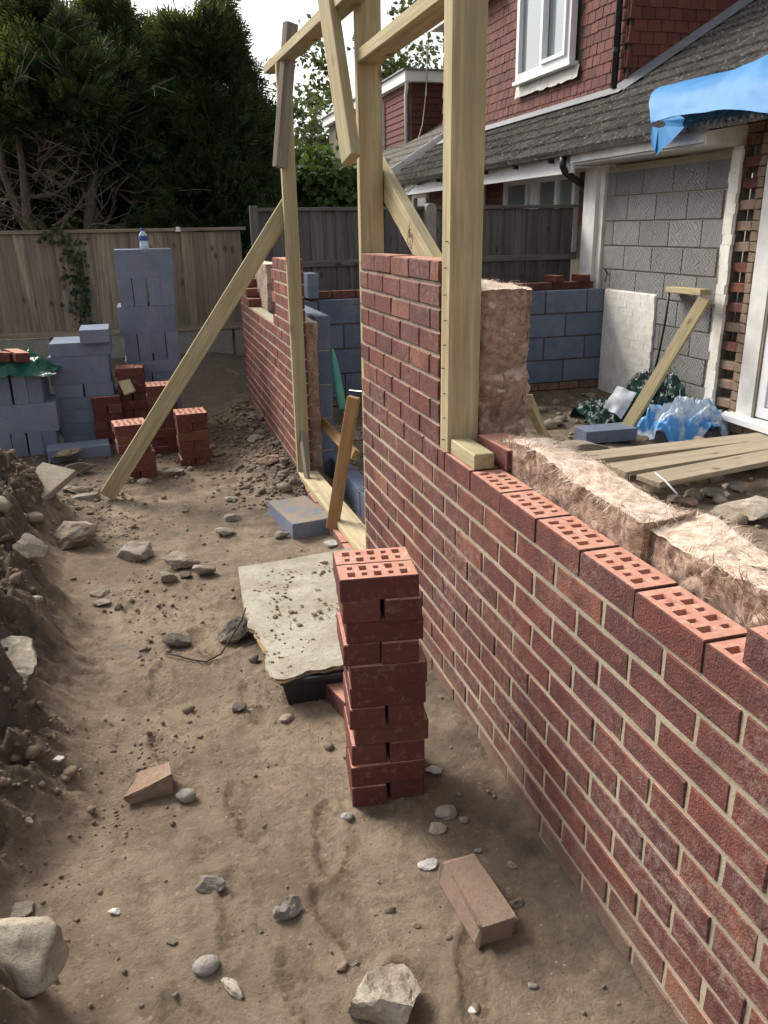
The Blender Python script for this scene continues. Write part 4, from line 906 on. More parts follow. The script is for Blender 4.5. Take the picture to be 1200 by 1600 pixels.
# tile-hung upper storey
HXU, HYC, HYE = 5.20, 8.68, 14.40
upper = MB().box(HXU+.03, 9.5, HYC+.03, HYE, 2.3, 6.4).obj('upper_storey', M['mortar_b'], house, hoff)
WY0, WY1, WZ0 = 9.76, 11.26, 3.40
HT = bevel_box('hung_tile', .012, .158, .165, .002, M['hung']); HT2 = bevel_box('hung_tile', .158, .012, .165, .002, M['hung_d'])
lst = []; GH = .115
for j in range(32):
    z = 2.70+GH*j
    for i in range(36):
        y = HYC+.04+i*.165+(.0825 if j % 2 else 0)
        if y > HYE: continue
        if WY0-.07 < y < WY1+.07 and z > WZ0-.13: continue
        lst.append((np.linalg.norm(np.array([HXU, y, z])-CO), 0, (HXU, y, z)))
    for i in range(20):
        x = HXU+.06+i*.165+(.0825 if j % 2 else 0)
        if RO[2]+.6*(x-RO[0]) > z+.2: continue
        lst.append((np.linalg.norm(np.array([x, HYC, z])-CO), 1, (x, HYC, z)))
lst.sort(key=lambda t: t[0]); shown = 0; rest = [MB(), MB()]
for (d_, kd, p) in lst:
    jz = random.uniform(-.004, .004)
    if inframe(p, 10) and shown < 298 and p[2] > 2.85:
        o = link('hung_tile', HT if kd == 0 else HT2, upper, (p[0]-hoff[0], p[1]-hoff[1], p[2]+.08+jz)); shown += 1
        o.rotation_euler = (random.uniform(-.025, .025), .075+random.uniform(-.02, .02), random.uniform(-.03, .03)) if kd == 0 else (-.075, random.uniform(-.012, .012), 0)
    else:
        rm = Matrix.Rotation(.075, 3, 'Y') if kd == 0 else Matrix.Rotation(-.075, 3, 'X'); me = HT if kd == 0 else HT2
        rest[kd].add([tuple(rm@v.co+Vector((p[0], p[1], p[2]+.08+jz))) for v in me.vertices], [tuple(q_.vertices) for q_ in me.polygons])
for kd in (0, 1):
    if rest[kd].v: rest[kd].obj('hung_tiles', M['hung'] if kd == 0 else M['hung_d'], upper, hoff)['kind'] = 'stuff'
window(house, HXU-.03, WY0, WY1, WZ0, 4.9, (10.52,), fw=.075, dep=.08, openers=(0,))
MB().box(HXU-.13, HXU-.01, WY0-.05, WY1+.05, WZ0-.045, WZ0-.004).obj('window_sill', M['upvc'], house, hoff)
fl_ = MB(); 
for i in range(14):
    a = WY0-.12+i*(WY1-WY0+.24)/14; b = a+(WY1-WY0+.24)/14; x = random.uniform(-.006, .006)
    fl_.add([(HXU-.035+x, a, WZ0-.05), (HXU-.035-x, b, WZ0-.05), (HXU-.06+x, b, WZ0-.19+random.uniform(-.012, .012)), (HXU-.06-x, a, WZ0-.19+random.uniform(-.012, .012))], [(0, 1, 2, 3)])
fl_.obj('sill_flashing', M['leadw'], house, hoff)
a, b = onx(986, -20, HXU-.05), onx(972, 142, HXU-.05)
MB().tube([(HXU-.06, 8.79, 5.4), (HXU-.06, 8.79, 2.97)], .035, 10).obj('downpipe', M['blk'], house, hoff, True)
for z in (3.32, 4.2): MB().tube([(HXU-.06, 8.79, z), (HXU-.06, 8.79, z+.04)], .042, 10).obj('pipe_clip', M['blk'], house, hoff)
MB().box(5.0, 5.3, 12.0, HYE+.1, 4.62, 4.74).obj('eaves_board', M['white'], house, hoff)
# --- blue sheet over the eaves
top_px = [(1027, 136), (1060, 127), (1100, 121), (1140, 112), (1170, 100), (1195, 86), (1230, 84), (1280, 80)]
bot_px = [(1016, 192), (1060, 180), (1085, 176), (1125, 172), (1160, 171), (1200, 174), (1240, 178), (1290, 182)]
xs_t = np.interp(np.linspace(0, 1, 40), np.linspace(0, 1, 8), [p[0] for p in top_px]); ys_t = np.interp(np.linspace(0, 1, 40), np.linspace(0, 1, 8), [p[1] for p in top_px])
xs_b = np.interp(np.linspace(0, 1, 40), np.linspace(0, 1, 8), [p[0] for p in bot_px]); ys_b = np.interp(np.linspace(0, 1, 40), np.linspace(0, 1, 8), [p[1] for p in bot_px])
V = []; NR = 18
for i in range(40):
    t3, b3 = onx(xs_t[i], ys_t[i], 4.22), onx(xs_b[i], ys_b[i], 3.93)
    zr = RO[2]+.6*(4.22-RO[0])+.08
    up = np.array([4.75, t3[1], max(RO[2]+.6*(4.75-RO[0])+.07, 0)])
    for j in range(NR):
        s = j/(NR-1)
        if s < .25: p_ = up+(t3-up)*(s/.25)
        else:
            u = (s-.25)/.75; p_ = t3+(b3-t3)*u+np.array([-.05*math.sin(u*math.pi), 0, .02*math.sin(u*math.pi)])
        V.append(p_)
V = np.array(V); sc = V*np.array([3, 2.2, 5]); V += np.stack([.03*fbm(sc, 61, 3)+.012*np.abs(fbm(sc*2.6, 66, 2)), .02*fbm(sc, 62, 3), .022*fbm(sc, 63, 3)], 1)
F = [(i*NR+j, (i+1)*NR+j, (i+1)*NR+j+1, i*NR+j+1) for i in range(39) for j in range(NR-1)]
tp = empty('tarpaulin', onx(1100, 175, 3.95), 'light blue plastic sheet draped over the eaves above the patio door', 'tarpaulin')
so2 = link('sheet', fastmesh('sheet', V-np.array(tp.location), F, M['tarp'], True), tp)
fx = [(1018, 190), (1046, 184), (1062, 180), (1070, 185), (1066, 194), (1069, 199), (1050, 220), (1032, 236), (1024, 244), (1021, 238), (1024, 232), (1016, 214)]
fp = [np.array(onx(a, b, 3.915+.012*math.sin(i*1.7))) for i, (a, b) in enumerate(fx)]; hole = [np.array(onx(1029+11*math.cos(t), 194+6*math.sin(t), 3.92)) for t in np.linspace(0, 2*math.pi, 13)[:-1]]
# flap with a torn hole: ring between outline and hole
nf = len(fp); order = sorted(range(12), key=lambda i: math.atan2(fx[i][1]-206, fx[i][0]-1036)); order_h = sorted(range(12), key=lambda i: math.atan2(6*math.sin(2*math.pi*i/12), 11*math.cos(2*math.pi*i/12)))
VV = [fp[i] for i in order]+[hole[i] for i in order_h]
link('torn_flap', mesh('torn_flap', [v-np.array(tp.location) for v in VV], [(i, (i+1) % 12, 12+(i+1) % 12, 12+i) for i in range(12)], M['tarp']), tp)

# ================================================================== NEIGHBOURING HOUSES
noff = (6.0, 17.0, 0); nb = empty('house', noff, 'farther house with a flat-roofed tile-hung dormer and white fascia', 'house')
def hung_courses(x0, x1, y0, y1, z0, z1, axis, mb):
    z = z0; j = 0
    while z < z1:
        a0, a1 = (y0, y1) if axis == 'y' else (x0, x1); a = a0-(.08 if j % 2 else 0)
        while a < a1:
            p, q = max(a, a0), min(a+.16, a1)
            if q-p > .02:
                if axis == 'y': mb.hexa([(x0-.03, p, z), (x0+.005, p, z), (x0+.005, q, z), (x0-.03, q, z)], [(x0-.012, p, z+.135), (x0+.005, p, z+.135), (x0+.005, q, z+.135), (x0-.012, q, z+.135)])
                else: mb.hexa([(p, y0-.03, z), (q, y0-.03, z), (q, y0+.005, z), (p, y0+.005, z)], [(p, y0-.012, z+.135), (q, y0-.012, z+.135), (q, y0+.005, z+.135), (p, y0+.005, z+.135)])
            a += .165
        z += .12; j += 1
dz = MB().box(5.35, 9.0, 16.70, 24.0, 2.2, 4.20).obj('dormer', M['mortar_b'], nb, noff)
h_ = MB(); hung_courses(5.345, 0, 16.72, 22.0, 3.0, 4.12, 'y', h_); h_.obj('hung_tiles', M['hung_d'], dz, noff)['kind'] = 'stuff'
h_ = MB(); hung_courses(5.38, 7.2, 16.69, 0, 3.0, 4.12, 'x', h_); h_.obj('hung_tiles', M['hung_d'], dz, noff)['kind'] = 'stuff'
MB().box(5.20, 9.1, 16.52, 24.2, 4.205, 4.39).obj('fascia', M['upvc'], nb, noff); MB().box(5.15, 9.15, 16.47, 24.3, 4.395, 4.42).obj('flat_roof', M['lead'], nb, noff)
MB().box(5.24, 5.34, 18.4, 20.0, 3.05, 4.10).obj('window', M['upvc'], nb, noff)
MB().tube([(5.26, 16.62, 4.3), (5.26, 16.62, 4.12), (5.30, 16.80, 4.02), (5.30, 16.80, 3.0)], .034, 8).obj('downpipe', M['upvc'], nb, noff, True)
MB().box(4.7, 9.0, 14.46, 26, -.05, 2.25).obj('wall', M['yellowbrick'], nb, noff)
rf = MB().add([(4.0, 14.44, 2.33), (4.0, 26, 2.33), (9.0, 26, 5.33), (9.0, 14.44, 5.33)], [(0, 1, 2, 3)]).obj('roof', M['roof'], nb, noff)
cr = MB()
for j in range(6):
    x = 4.0+.25*j; z = 2.34+.15*j
    y = 14.5
    while y < 26: cr.hexa([(x, y, z-.01), (x+.3, y, z+.16), (x+.3, y+.29, z+.16), (x, y+.29, z-.01)], [(x, y, z+.035), (x+.3, y, z+.185), (x+.3, y+.29, z+.185), (x, y+.29, z+.035)]); y += .30
cr.obj('roof_tiles', M['roof'], rf, noff)['kind'] = 'stuff'
MB().hexa([(3.98, 14.42, 2.19), (6.2, 14.42, 3.52), (6.2, 14.45, 3.52), (3.98, 14.45, 2.19)], [(3.98, 14.42, 2.36), (6.2, 14.42, 3.69), (6.2, 14.45, 3.69), (3.98, 14.45, 2.36)]).obj('bargeboard', M['upvc'], nb, noff)
ae = empty('aerial', ony(668, 180, 16.4), 'thin television aerial mast on the farther house', 'aerial'); A = np.array(ony(668, 70, 16.4)); Bq = np.array(ony(666, 150, 16.4)); eo = ae.location
MB().tube([A, Bq], .012, 6).obj('mast', M['steel'], ae, eo)
for i in range(5): MB().tube([A+np.array([-.16+.07*i, -.1, -.02]), A+np.array([-.16+.07*i, .1, -.02])], .006, 5).obj('element', M['steel'], ae, eo)
MB().tube([A+np.array([-.2, 0, -.02]), A+np.array([.2, 0, -.02])], .008, 5).obj('boom', M['steel'], ae, eo)
pts = [ony(x, y, 16.45) for x, y in ((667, 120), (664, 160), (660, 195), (652, 222), (653, 236))]; MB().tube(pts, .008, 5).obj('cable', M['white'], ae, eo)
fh = empty('house', ony(440, 300, 30), 'distant house gable with white bargeboards glimpsed beside the conifers', 'house'); eo = fh.location
P1, P2, P3 = ony(392, 232, 30), ony(470, 236, 30), ony(455, 264, 30)
MB().box(2.2, 6.2, 30.3, 36, -.1, 3.55).obj('wall', M['yellowbrick'], fh, eo)
mb = MB(); mb.hexa([(1.6, 30, 3.9), (6.0, 30, 3.45), (6.0, 36, 3.45), (1.6, 36, 3.9)], [(1.6, 30, 4.05), (6.0, 30, 3.95), (6.0, 36, 3.95), (1.6, 36, 4.05)]); mb.obj('roof_fascia', M['upvc'], fh, eo)
mb = MB(); mb.hexa([(3.2, 29.9, 4.35), (5.2, 29.9, 3.1), (5.2, 29.99, 3.1), (3.2, 29.99, 4.35)], [(3.2, 29.9, 4.6), (5.2, 29.9, 3.35), (5.2, 29.99, 3.35), (3.2, 29.99, 4.6)]); mb.obj('bargeboard', M['upvc'], fh, eo)

# ================================================================== TREES
def limb(mb, p0, d, L, r0, depth, r, kids=3, droop=.0, minr=.004):
    pts = [Vector(p0)]; rs = [r0]; d = Vector(d).normalized(); n = 6
    for i in range(n):
        d = (d+Vector((r.normal(0, .13), r.normal(0, .13), r.normal(0, .10)-droop))).normalized(); pts.append(pts[-1]+d*L/n); rs.append(max(minr, r0*(1-.75*(i+1)/n)))
    mb.tube(pts, rs, 6 if r0 > .02 else 4, False); ends = [(pts[-1], d)]
    if depth > 0:
        for k in range(kids):
            i = int(r.integers(2, n+1)); dd = (d+Vector((r.normal(0, .7), r.normal(0, .7), r.normal(.15, .4)))).normalized()
            ends += limb(mb, pts[i], dd, L*r.uniform(.45, .7), rs[i]*.6, depth-1, r, kids, droop, minr)
    return ends
def sprays(centers, axes, size, r, nl=11, flat=True):
    """feathery cypress sprays: a stalk of small leaflets in a fan"""
    n = len(centers); a = axes/(np.linalg.norm(axes, axis=1)[:, None]+1e-9); u = r.normal(size=(n, 3)); s = np.cross(a, u); s /= np.linalg.norm(s, axis=1)[:, None]+1e-9
    L_ = size*r.uniform(.55, 1.35, n); V = []; 
    for k in range(nl):
        t = (k+.5)/nl; sg = 1 if k % 2 else -1
        if k == nl-1: dirk = a
        else: dirk = a*.75+s*sg*.7
        b0 = centers+a*(L_*t*.85)[:, None]; ln = (L_*(.50-.26*t))[:, None]*(1.0 if k < nl-1 else .8)
        dk = dirk/np.linalg.norm(dirk, axis=1)[:, None]; nn = np.cross(a, s)+r.normal(0, .35, (n, 3)); w_ = np.cross(dk, nn); w_ /= np.linalg.norm(w_, axis=1)[:, None]+1e-9; wd = ln*.115
        V.append(np.stack([b0, b0+dk*ln*.5+w_*wd, b0+dk*ln, b0+dk*ln*.5-w_*wd], 1))
    V = np.stack(V, 1).reshape(-1, 3); q_ = np.arange(n*nl)*4
    return V, np.stack([q_, q_+1, q_+2, q_+3], 1)
def conifer(label, x, y, zg, h, rad, zlow, n, seed, size=.24, trunks=1, mat='conifer', bare=0, power=.7, leaders=3):
    r = np.random.default_rng(seed); root = empty('conifer', (x, y, zg), label, 'tree'); off = np.array([x, y, zg])
    tb = MB(); 
    for k in range(trunks):
        a = r.uniform(0, 6.28); q_ = [(x+.10*math.cos(a), y+.1*math.sin(a), zg-.1)]
        for i in range(1, 7): q_.append((x+.1*math.cos(a)+(.10*i*math.cos(a)+r.normal(0, .05))*(trunks > 1), y+.05*i*math.sin(a)+r.normal(0, .03), zg+h*.8*i/6))
        tb.tube(q_, [.085*(1-.8*i/6) for i in range(7)], 8, False)
    tb.obj('trunk', M['bark'], root, off, True)
    if bare:
        tw = MB()
        for k in range(bare):
            z0 = zg+r.uniform(.9, 2.6); a = r.uniform(math.pi*.85, math.pi*2.15)
            limb(tw, (x+r.normal(0, .1), y, z0), (math.cos(a), math.sin(a)*.7, r.uniform(-.05, .9)), r.uniform(.6, 1.3), r.uniform(.012, .030), 2, r, 4, .0, .0035)
        tw.obj('dead_branches', M['twig'], root, off, True)['kind'] = 'stuff'
    # crown: lobes of foliage around several leaders
    lead = [(r.normal(0, rad*.32), r.normal(0, rad*.28), r.uniform(.82, 1.0)) for _ in range(leaders)]; lead[0] = (0, 0, 1.0)
    m = n*3; t = r.uniform(0, 1, m)**1.15; th = r.uniform(0, 2*math.pi, m); li = r.integers(0, len(lead), m); lx = np.array([l[0] for l in lead])[li]; ly = np.array([l[1] for l in lead])[li]; lh = np.array([l[2] for l in lead])[li]
    z = zlow+(h*lh-zlow)*t; env = rad*np.clip(1.0-t, 0, 1)**power*(.55+.45*np.minimum(1, (t+.02)*6))
    D = np.stack([np.cos(th), np.sin(th), z*1.1], 1); env = env*(.78+.42*fbm(D*1.9+seed, seed, 3)*1.4)
    rr = np.sqrt(r.uniform(.22, 1.0, m)); px_ = lx*(1-t)*1.2+np.cos(th)*env*rr; py_ = ly*(1-t)*1.2+np.sin(th)*env*rr
    C3 = np.stack([x+px_, y+py_, zg+z], 1)
    keep = fbm(C3*2.6, seed+5, 3) > -.13-.25*(1-t)+.10*(rr < .6); C3 = C3[keep][:n]; th = th[keep][:n]; t2 = t[keep][:n]
    ax = np.stack([np.cos(th), np.sin(th), .15+.9*t2+r.normal(0, .35, len(th))], 1)+r.normal(0, .35, (len(th), 3))
    V, F = sprays(C3, ax, size, r)
    o = link('crown', fastmesh('crown', V-off, F, M[mat]), root); o['kind'] = 'stuff'; return root
conifer('bare-stemmed conifer with pale dead branches showing above the brown fence', ony(72, 250, 10.6)[0], 10.6, .3, 3.65, 1.3, 2.35, 6500, 101, .26, 4, 'conifer', 34)
conifer('conifer with a few thin bare trunks leaning above the tall block stack', ony(190, 250, 10.9)[0], 10.9, .3, 3.7, 1.2, 1.9, 7500, 102, .26, 3, 'conifer', 20)
conifer('dense dark cypress whose foliage reaches the fence beside the far post', ony(325, 250, 10.9)[0], 10.9, .3, 4.15, 1.22, .5, 17000, 103, .24, 1, 'conifer', 0, .62)
conifer('dark conifer filling the gap behind the bare-stemmed trees', ony(130, 250, 13.0)[0], 13.2, .3, 3.75, 2.3, .4, 15000, 104, .30, 1, 'conifer', 0, .4)
conifer('conifer growing tall behind the dense cypress', ony(280, 250, 13.0)[0], 13.4, .3, 3.95, 1.6, .4, 11000, 105, .30, 1, 'conifer', 0, .5)
conifer('pale green conifer at the outer edge of the row', ony(-30, 250, 12.6)[0], 12.6, .3, 4.6, 1.6, .4, 8000, 106, .27, 1, 'conifer_lt', 0, .5)
def broadleaf(label, x, y, zg, h, rad, zlow, n, seed, size, mat, name='tree', dens=.0, cat='tree', tr=.09):
    r = np.random.default_rng(seed); root = empty(name, (x, y, zg), label, cat); off = np.array([x, y, zg]); tb = MB()
    ends = limb(tb, (x, y, zg-.1), (0, 0, 1), h*(.80 if name != 'tree' else .72), tr, 2, r, 5 if name != 'tree' else 6); tb.obj('trunk', M['bark'], root, off, True)
    if name == 'tree':
        E_ = np.array([e[0][:] for e in ends]); E_ = E_[E_[:, 2] > zg+zlow*.7]; C3 = E_[r.integers(0, len(E_), n)]+r.normal(0, 1, (n, 3))*rad*.17
    m = n*3; d = r.normal(size=(m, 3)); d /= np.linalg.norm(d, axis=1)[:, None]; rr = r.uniform(.25, 1.0, m)**.45
    ev = .75+.55*fbm(d*2.1+seed, seed, 3); C3 = C3 if name == 'tree' else np.array([x, y, zg+(h+zlow)/2])+d*(rr*ev)[:, None]*np.array([rad, rad, (h-zlow)/2])
    C3 = C3[:n] if name == 'tree' else C3[fbm(C3*(2.2/rad)+seed, seed+3, 3) > dens][:n]; Nn = r.normal(size=(len(C3), 3))+np.array([0, -.3, .8]); Nn /= np.linalg.norm(Nn, axis=1)[:, None]
    o = leaves('crown', C3, Nn, size, M[mat], r, root, off, aspect=.62); o['kind'] = 'stuff'; return root
q = ony(500, 290, 12.2); broadleaf('leafy light green shrub above the grey fence between the posts', q[0], 12.2, .2, 2.55, 1.15, .9, 9000, 201, .13, 'leaf', 'shrub', -.25, 'shrub', .05)
q = ony(425, 300, 11.8); broadleaf('small bright shrub between the cypress and the far post', q[0]+.15, 12.4, .2, 1.9, .6, .9, 3500, 202, .12, 'leaf', 'shrub', -.25, 'shrub', .04)
q = ony(590, 300, 12.2); broadleaf('green shrub half hidden behind the middle post', q[0]-.1, 12.6, .2, 2.2, .8, .9, 4000, 203, .12, 'leaf', 'shrub', -.25, 'shrub', .04)
q = ony(530, 200, 26); broadleaf('tall airy tree far behind the shrub, sky showing through it', q[0], 26, 0, 6.3, 1.25, 2.2, 3600, 204, .19, 'leaf2', 'tree', .16)
q = ony(487, 250, 27); broadleaf('low wispy tree beside the tall airy one, thin at the top', q[0], 27, 0, 4.6, 1.0, 2.0, 1500, 205, .19, 'leaf2', 'tree', .2)
q = ony(462, 160, 22); broadleaf('slim tree standing just beyond the dense cypress', q[0], 22, 0, 4.9, .5, 1.5, 700, 206, .18, 'leaf2', 'tree', .16)

# ================================================================== BRICK STACKS
SB = [bevel_box('brick', .1025, .215, .065, .0028, [M['bsm'], M['bed']], True, .0012, 200+s) for s in range(5)]
SP = perforated('perforated_brick', mats=[M['bsm'], M['bed']], seed=9)
ORD = ['top', 'second', 'third', 'fourth', 'fifth', 'sixth', 'seventh', 'eighth', 'ninth', 'tenth', 'eleventh']
def layer_label(label, k): return label.replace('@', ORD[k]+(' layer' if k == 0 else ' layer down'))
def stack(p0, ang, pattern, label, group, seed=0, topperf=True, wob=.006, lean=(0, 0), cat='brick', tilt=None):
    """pattern bottom->top: 's' stretchers facing the front, 'h' headers; p0 = front-left corner on the ground"""
    r = random.Random(seed); u = Vector((math.cos(ang), math.sin(ang), 0)); v = Vector((-math.sin(ang), math.cos(ang), 0)); z = p0[2]
    for li, c in enumerate(pattern):
        base = Vector((p0[0], p0[1], 0))+u*(r.uniform(-wob, wob)+lean[0]*li)+v*(r.uniform(-wob, wob)+lean[1]*li); last = li == len(pattern)-1
        for k in range(2):
            o = link('brick', SP if (last and topperf) else r.choice(SB))
            if c == 's': cpos = base+u*(.1075+r.uniform(-.004, .006))+v*(.0515+.105*k); rz = ang+math.pi/2
            else: cpos = base+u*(.0515+(.1105 if k else 0)+r.uniform(-.003, .003))+v*(.1075+r.uniform(-.008, .008)); rz = ang
            o.location = (cpos.x, cpos.y, z+.0327); o.rotation_euler = (0, 0, rz+r.uniform(-.014, .014)+(math.pi if r.random() < .5 else 0)); tag(o, layer_label(label, len(pattern)-1-li), cat, group)
        z += .0655
P0, P1 = onz(553, 1253, .0), onz(655, 1248, .0); ang0 = math.atan2(P1[1]-P0[1], P1[0]-P0[0])
stack((P0[0], P0[1], gzs(P0[0]+.1, P0[1]+.1)-.008), ang0*.6, 'hshshsshshs'[::1], 'red brick, @ of the tall free-standing stack beside the plywood', 'bricks of the tall stack', 4, True, .009, (-.0012, 0))
def gstack(px, py, ang, pat, label, group, seed, **k):
    p = onz(px, py, .03); stack((p[0], p[1], gzs(p[0]+.1, p[1]+.1)-.012), ang, pat, label, group, seed, **k)
gstack(283, 722, .05, 'hshshs', 'red brick, @ of the short stack nearest the far brick wall', 'bricks of the short stack', 21)
gstack(240, 704, .0, 'shshshss', 'red brick, @ of the stack just behind the raking prop', 'bricks behind the prop', 22)
gstack(193, 684, .0, 'shshshshs', 'red brick, @ of the tallest stack before the blue-grey blocks', 'bricks of the tallest rear stack', 23)
gstack(151, 690, .0, 'hshshs', 'red brick, @ of the stack touching the middle block pile', 'bricks beside the middle block pile', 24)
gstack(196, 744, .12, 'hsshss', 'red brick, @ of the leaning stack at the foot of the prop', 'bricks of the leaning stack', 25, lean=(-.005, 0), wob=.01)

# ================================================================== LOOSE BLOCKS
BK = {}
def blk(x, y, z, lx, ly, lz, label, group, rz=0.0, mat='block', tilt=(0, 0)):
    key = (round(lx, 3), round(ly, 3), round(lz, 3), mat)
    if key not in BK: BK[key] = bevel_box('concrete_block', lx, ly, lz, .003, M[mat], False, .0012, len(BK))
    o = link('concrete_block', BK[key]); o.location = (x, y, z+lz/2); o.rotation_euler = (tilt[0], tilt[1], rz+random.uniform(-.018, .018)); tag(o, label, 'block', group); return o
def pile(px, py, yy, rows, label, group, zb=None):
    x0 = ony(px, py, yy)[0]; z = gzs(x0+.2, yy+.1)-.01 if zb is None else zb
    for ri, (kind, dx) in enumerate(rows):
        lab_ = layer_label(label, len(rows)-1-ri)
        if kind == 'F':    # two flat blocks front to back
            for k in range(2): blk(x0+.22+dx, yy+.108+.218*k, z, .44, .215, .10, lab_, group)
            z += .1005
        elif kind == 'H':  # two flat blocks side by side, ends showing
            for k in range(2): blk(x0+.108+.222*k+dx, yy+.22, z, .215, .44, .10, lab_, group)
            z += .1005
        elif kind == 'E':  # four on edge, ends showing
            for k in range(4): blk(x0+.052+.1035*k+(.012 if k > 1 else 0)+dx, yy+.22, z, .10, .44, .215, lab_, group)
            z += .2155
        elif kind == 'S':  # four on edge, sides showing
            for k in range(4): blk(x0+.22+dx, yy+.052+.103*k, z, .44, .10, .215, lab_, group)
            z += .2155
    return x0, z
LBL = 'blue-grey block, @ of the tallest pile under the bottle'
xs1, zt1 = pile(200, 655, 6.95, [('F', .0), ('H', .015), ('F', .0), ('F', .02), ('H', .01), ('F', .03), ('E', .045), ('S', .02), ('E', .05), ('S', .045)], LBL, 'blocks of the tallest pile', -.005)
bx, by = xs1+.045+.235, 7.10
pf = [(0, .0), (.032, .0), (.034, .008), (.034, .05), (.031, .055), (.034, .062), (.034, .10), (.026, .118), (.013, .132), (.012, .139)]
bo = empty('bottle', (bx, by, zt1), 'small plastic drink bottle with blue cap on the tallest block pile', 'bottle')
def lathe(pf, n=14):
    mb = MB(); 
    for (r_i, z_) in pf: mb.v += [(r_i*math.cos(2*math.pi*k/n), r_i*math.sin(2*math.pi*k/n), z_) for k in range(n)]
    for i in range(len(pf)-1): mb.f += [(i*n+k, i*n+(k+1) % n, (i+1)*n+(k+1) % n, (i+1)*n+k) for k in range(n)]
    return mb
lathe(pf).obj('body', M['clear'], bo, (0, 0, 0), True); lathe([(.0345, .062), (.0352, .063), (.0352, .098), (.0345, .099)]).obj('label_band', M['lab'], bo, (0, 0, 0), True); lathe([(.0, .139), (.0145, .139), (.0145, .158), (.0, .158)]).obj('cap', M['bluecap'], bo, (0, 0, 0), True)
xs2, zt2 = pile(96, 690, 6.70, [('H', .0), ('F', .01), ('F', .0), ('F', .015), ('H', .0), ('S', -.01), ('F', .012)], 'blue-grey block, @ of the middle pile beside the brick stacks', 'blocks of the middle pile', -.02)
blk(xs2+.02+.33, 6.82, zt2, .215, .40, .10, 'half-width block lying alone on top of the middle pile', None)
xs3, zt3 = pile(-2, 700, 6.45, [('E', -.01), ('S', .0), ('E', -.06)], 'pale blue-grey block, @ of the low pile under the green sheet', 'blocks of the low pile', -.03)
blk(xs3-.50, 6.7, -.03, .44, .44, .43, 'large pale block group end beside the low pile', None) if False else None
pile(-95, 700, 6.47, [('E', -.01), ('S', .0), ('E', -.03)], 'pale blue-grey block, @ of the low pile under the green sheet', 'blocks of the low pile', -.03)
q = onz(128, 690, .03); blk(q[0], 6.36, gzs(q[0], 6.36)-.01, .44, .215, .10, 'flat block lying on the soil in front of the middle pile', None, .12)
q = onz(464, 812, .02); blk(.715, 4.33, gzs(.7, 4.3)-.012, .235, .44, .10, 'single sandy-topped concrete block lying on the soil by the sill plank', None, .16, 'block_d')
q = onz(885, 690, -.03); blk(3.42, 5.62, gzs(3.42, 5.62)+.015, .44, .215, .10, 'blue-grey block lying flat on rubble inside the extension', None, -.05, 'block_in')
# green sheet and bricks on the low pile
def crumple(name, cx, cy, z, sx, sy, hz, mat, seed, n=46, fold=2.2, parent=None):
    U, V_ = np.meshgrid(np.linspace(-1, 1, n), np.linspace(-1, 1, n)); P = np.stack([U.ravel(), V_.ravel(), np.zeros(n*n)], 1)
    q_ = np.stack([P[:, 0]*fold, P[:, 1]*fold, P[:, 0]*0+seed], 1); rg = 1-np.abs(fbm(q_, seed, 4, .55))*2.4; rg2 = 1-np.abs(fbm(q_*2.3+7, seed+2, 3, .5))*2.2
    edge = np.maximum(np.abs(P[:, 0]), np.abs(P[:, 1])); X = cx+P[:, 0]*sx*(1+.2*fbm(q_*.8, seed+4, 2))+.03*fbm(q_*2, seed+6, 2); Y = cy+P[:, 1]*sy*(1+.2*fbm(q_*.8+3, seed+5, 2))
    Z = z+hz*(.35+.55*np.clip(rg, 0, 1)+.25*np.clip(rg2, 0, 1))*(1-.75*sstep(.55, 1.0, edge))
    a = np.arange((n-1)*(n-1)); r0, c0 = a//(n-1), a % (n-1); k_ = r0*n+c0
    return link(name, fastmesh(name, np.stack([X, Y, Z], 1), np.stack([k_, k_+1, k_+n+1, k_+n], 1), M[mat], True), parent)
gsx = ony(5, 570, 6.5)[0]; tag(crumple('plastic_sheet', gsx, 6.60, zt3-.03, .36, .24, .17, 'netgreen', 12, fold=1.5), 'crumpled green plastic sheet over the low block pile', 'plastic sheet')
for (px, dz, rz) in ((28, .14, .5), (-2, .14, 1.3)):
    p = ony(px, 560, 6.5); o = link('brick', SB[1]); o.location = (p[0], 6.48, zt3+dz); o.rotation_euler = (.06, .1, rz)
    tag(o, 'red brick weighing down the green plastic sheet', 'brick', 'bricks on the green sheet')
o = beam('timber_offcut', (ony(184, 566, 6.8)[0], 6.8, .56), (ony(201, 588, 6.75)[0], 6.62, .40), .09, .02, (0, -1, .5), M['sill']); tag(o, 'splintered pale board sticking up between block piles and brick stacks', 'timber')

# ================================================================== RUBBLE AND ROCKS
def rock(name, label, px, py, wpx, hz, mat, seed, dy=None, ang=.5, sink=.25, rz=None, cat='stone', rough=.24, tilt=(0, 0), zoff=0.0, sub=4, planes=10):
    z = 0.02; p = onz(px, py, z); z = gzs(p[0], p[1]); p = onz(px, py, z+hz*.3); z = gzs(p[0], p[1])
    d = np.linalg.norm(p-CO); sx = wpx*d/FPX/2; sy = dy if dy else sx*.8
    o = link(name, rock_mesh(name, seed, sx*1.12, sy*1.1, hz, M[mat], ang, rough, sub, planes)); o.location = (p[0], p[1], z+hz*(1-2*sink)+zoff)
    o.rotation_euler = (tilt[0], tilt[1], rz if rz is not None else random.Random(seed).uniform(-.5, .5)); tag(o, label, cat); return o
# the old brick
p = onz(745, 1395, .04); o = link('brick', bevel_box('brick', .1025, .218, .068, .010, M['oldbrick'], False, .0045, 5, 2)); o.location = (p[0], p[1], gzs(p[0], p[1])+.03); o.rotation_euler = (.05, .08, .10)
tag(o, 'old mortar-stained whole brick lying on the soil near the wall foot', 'brick')
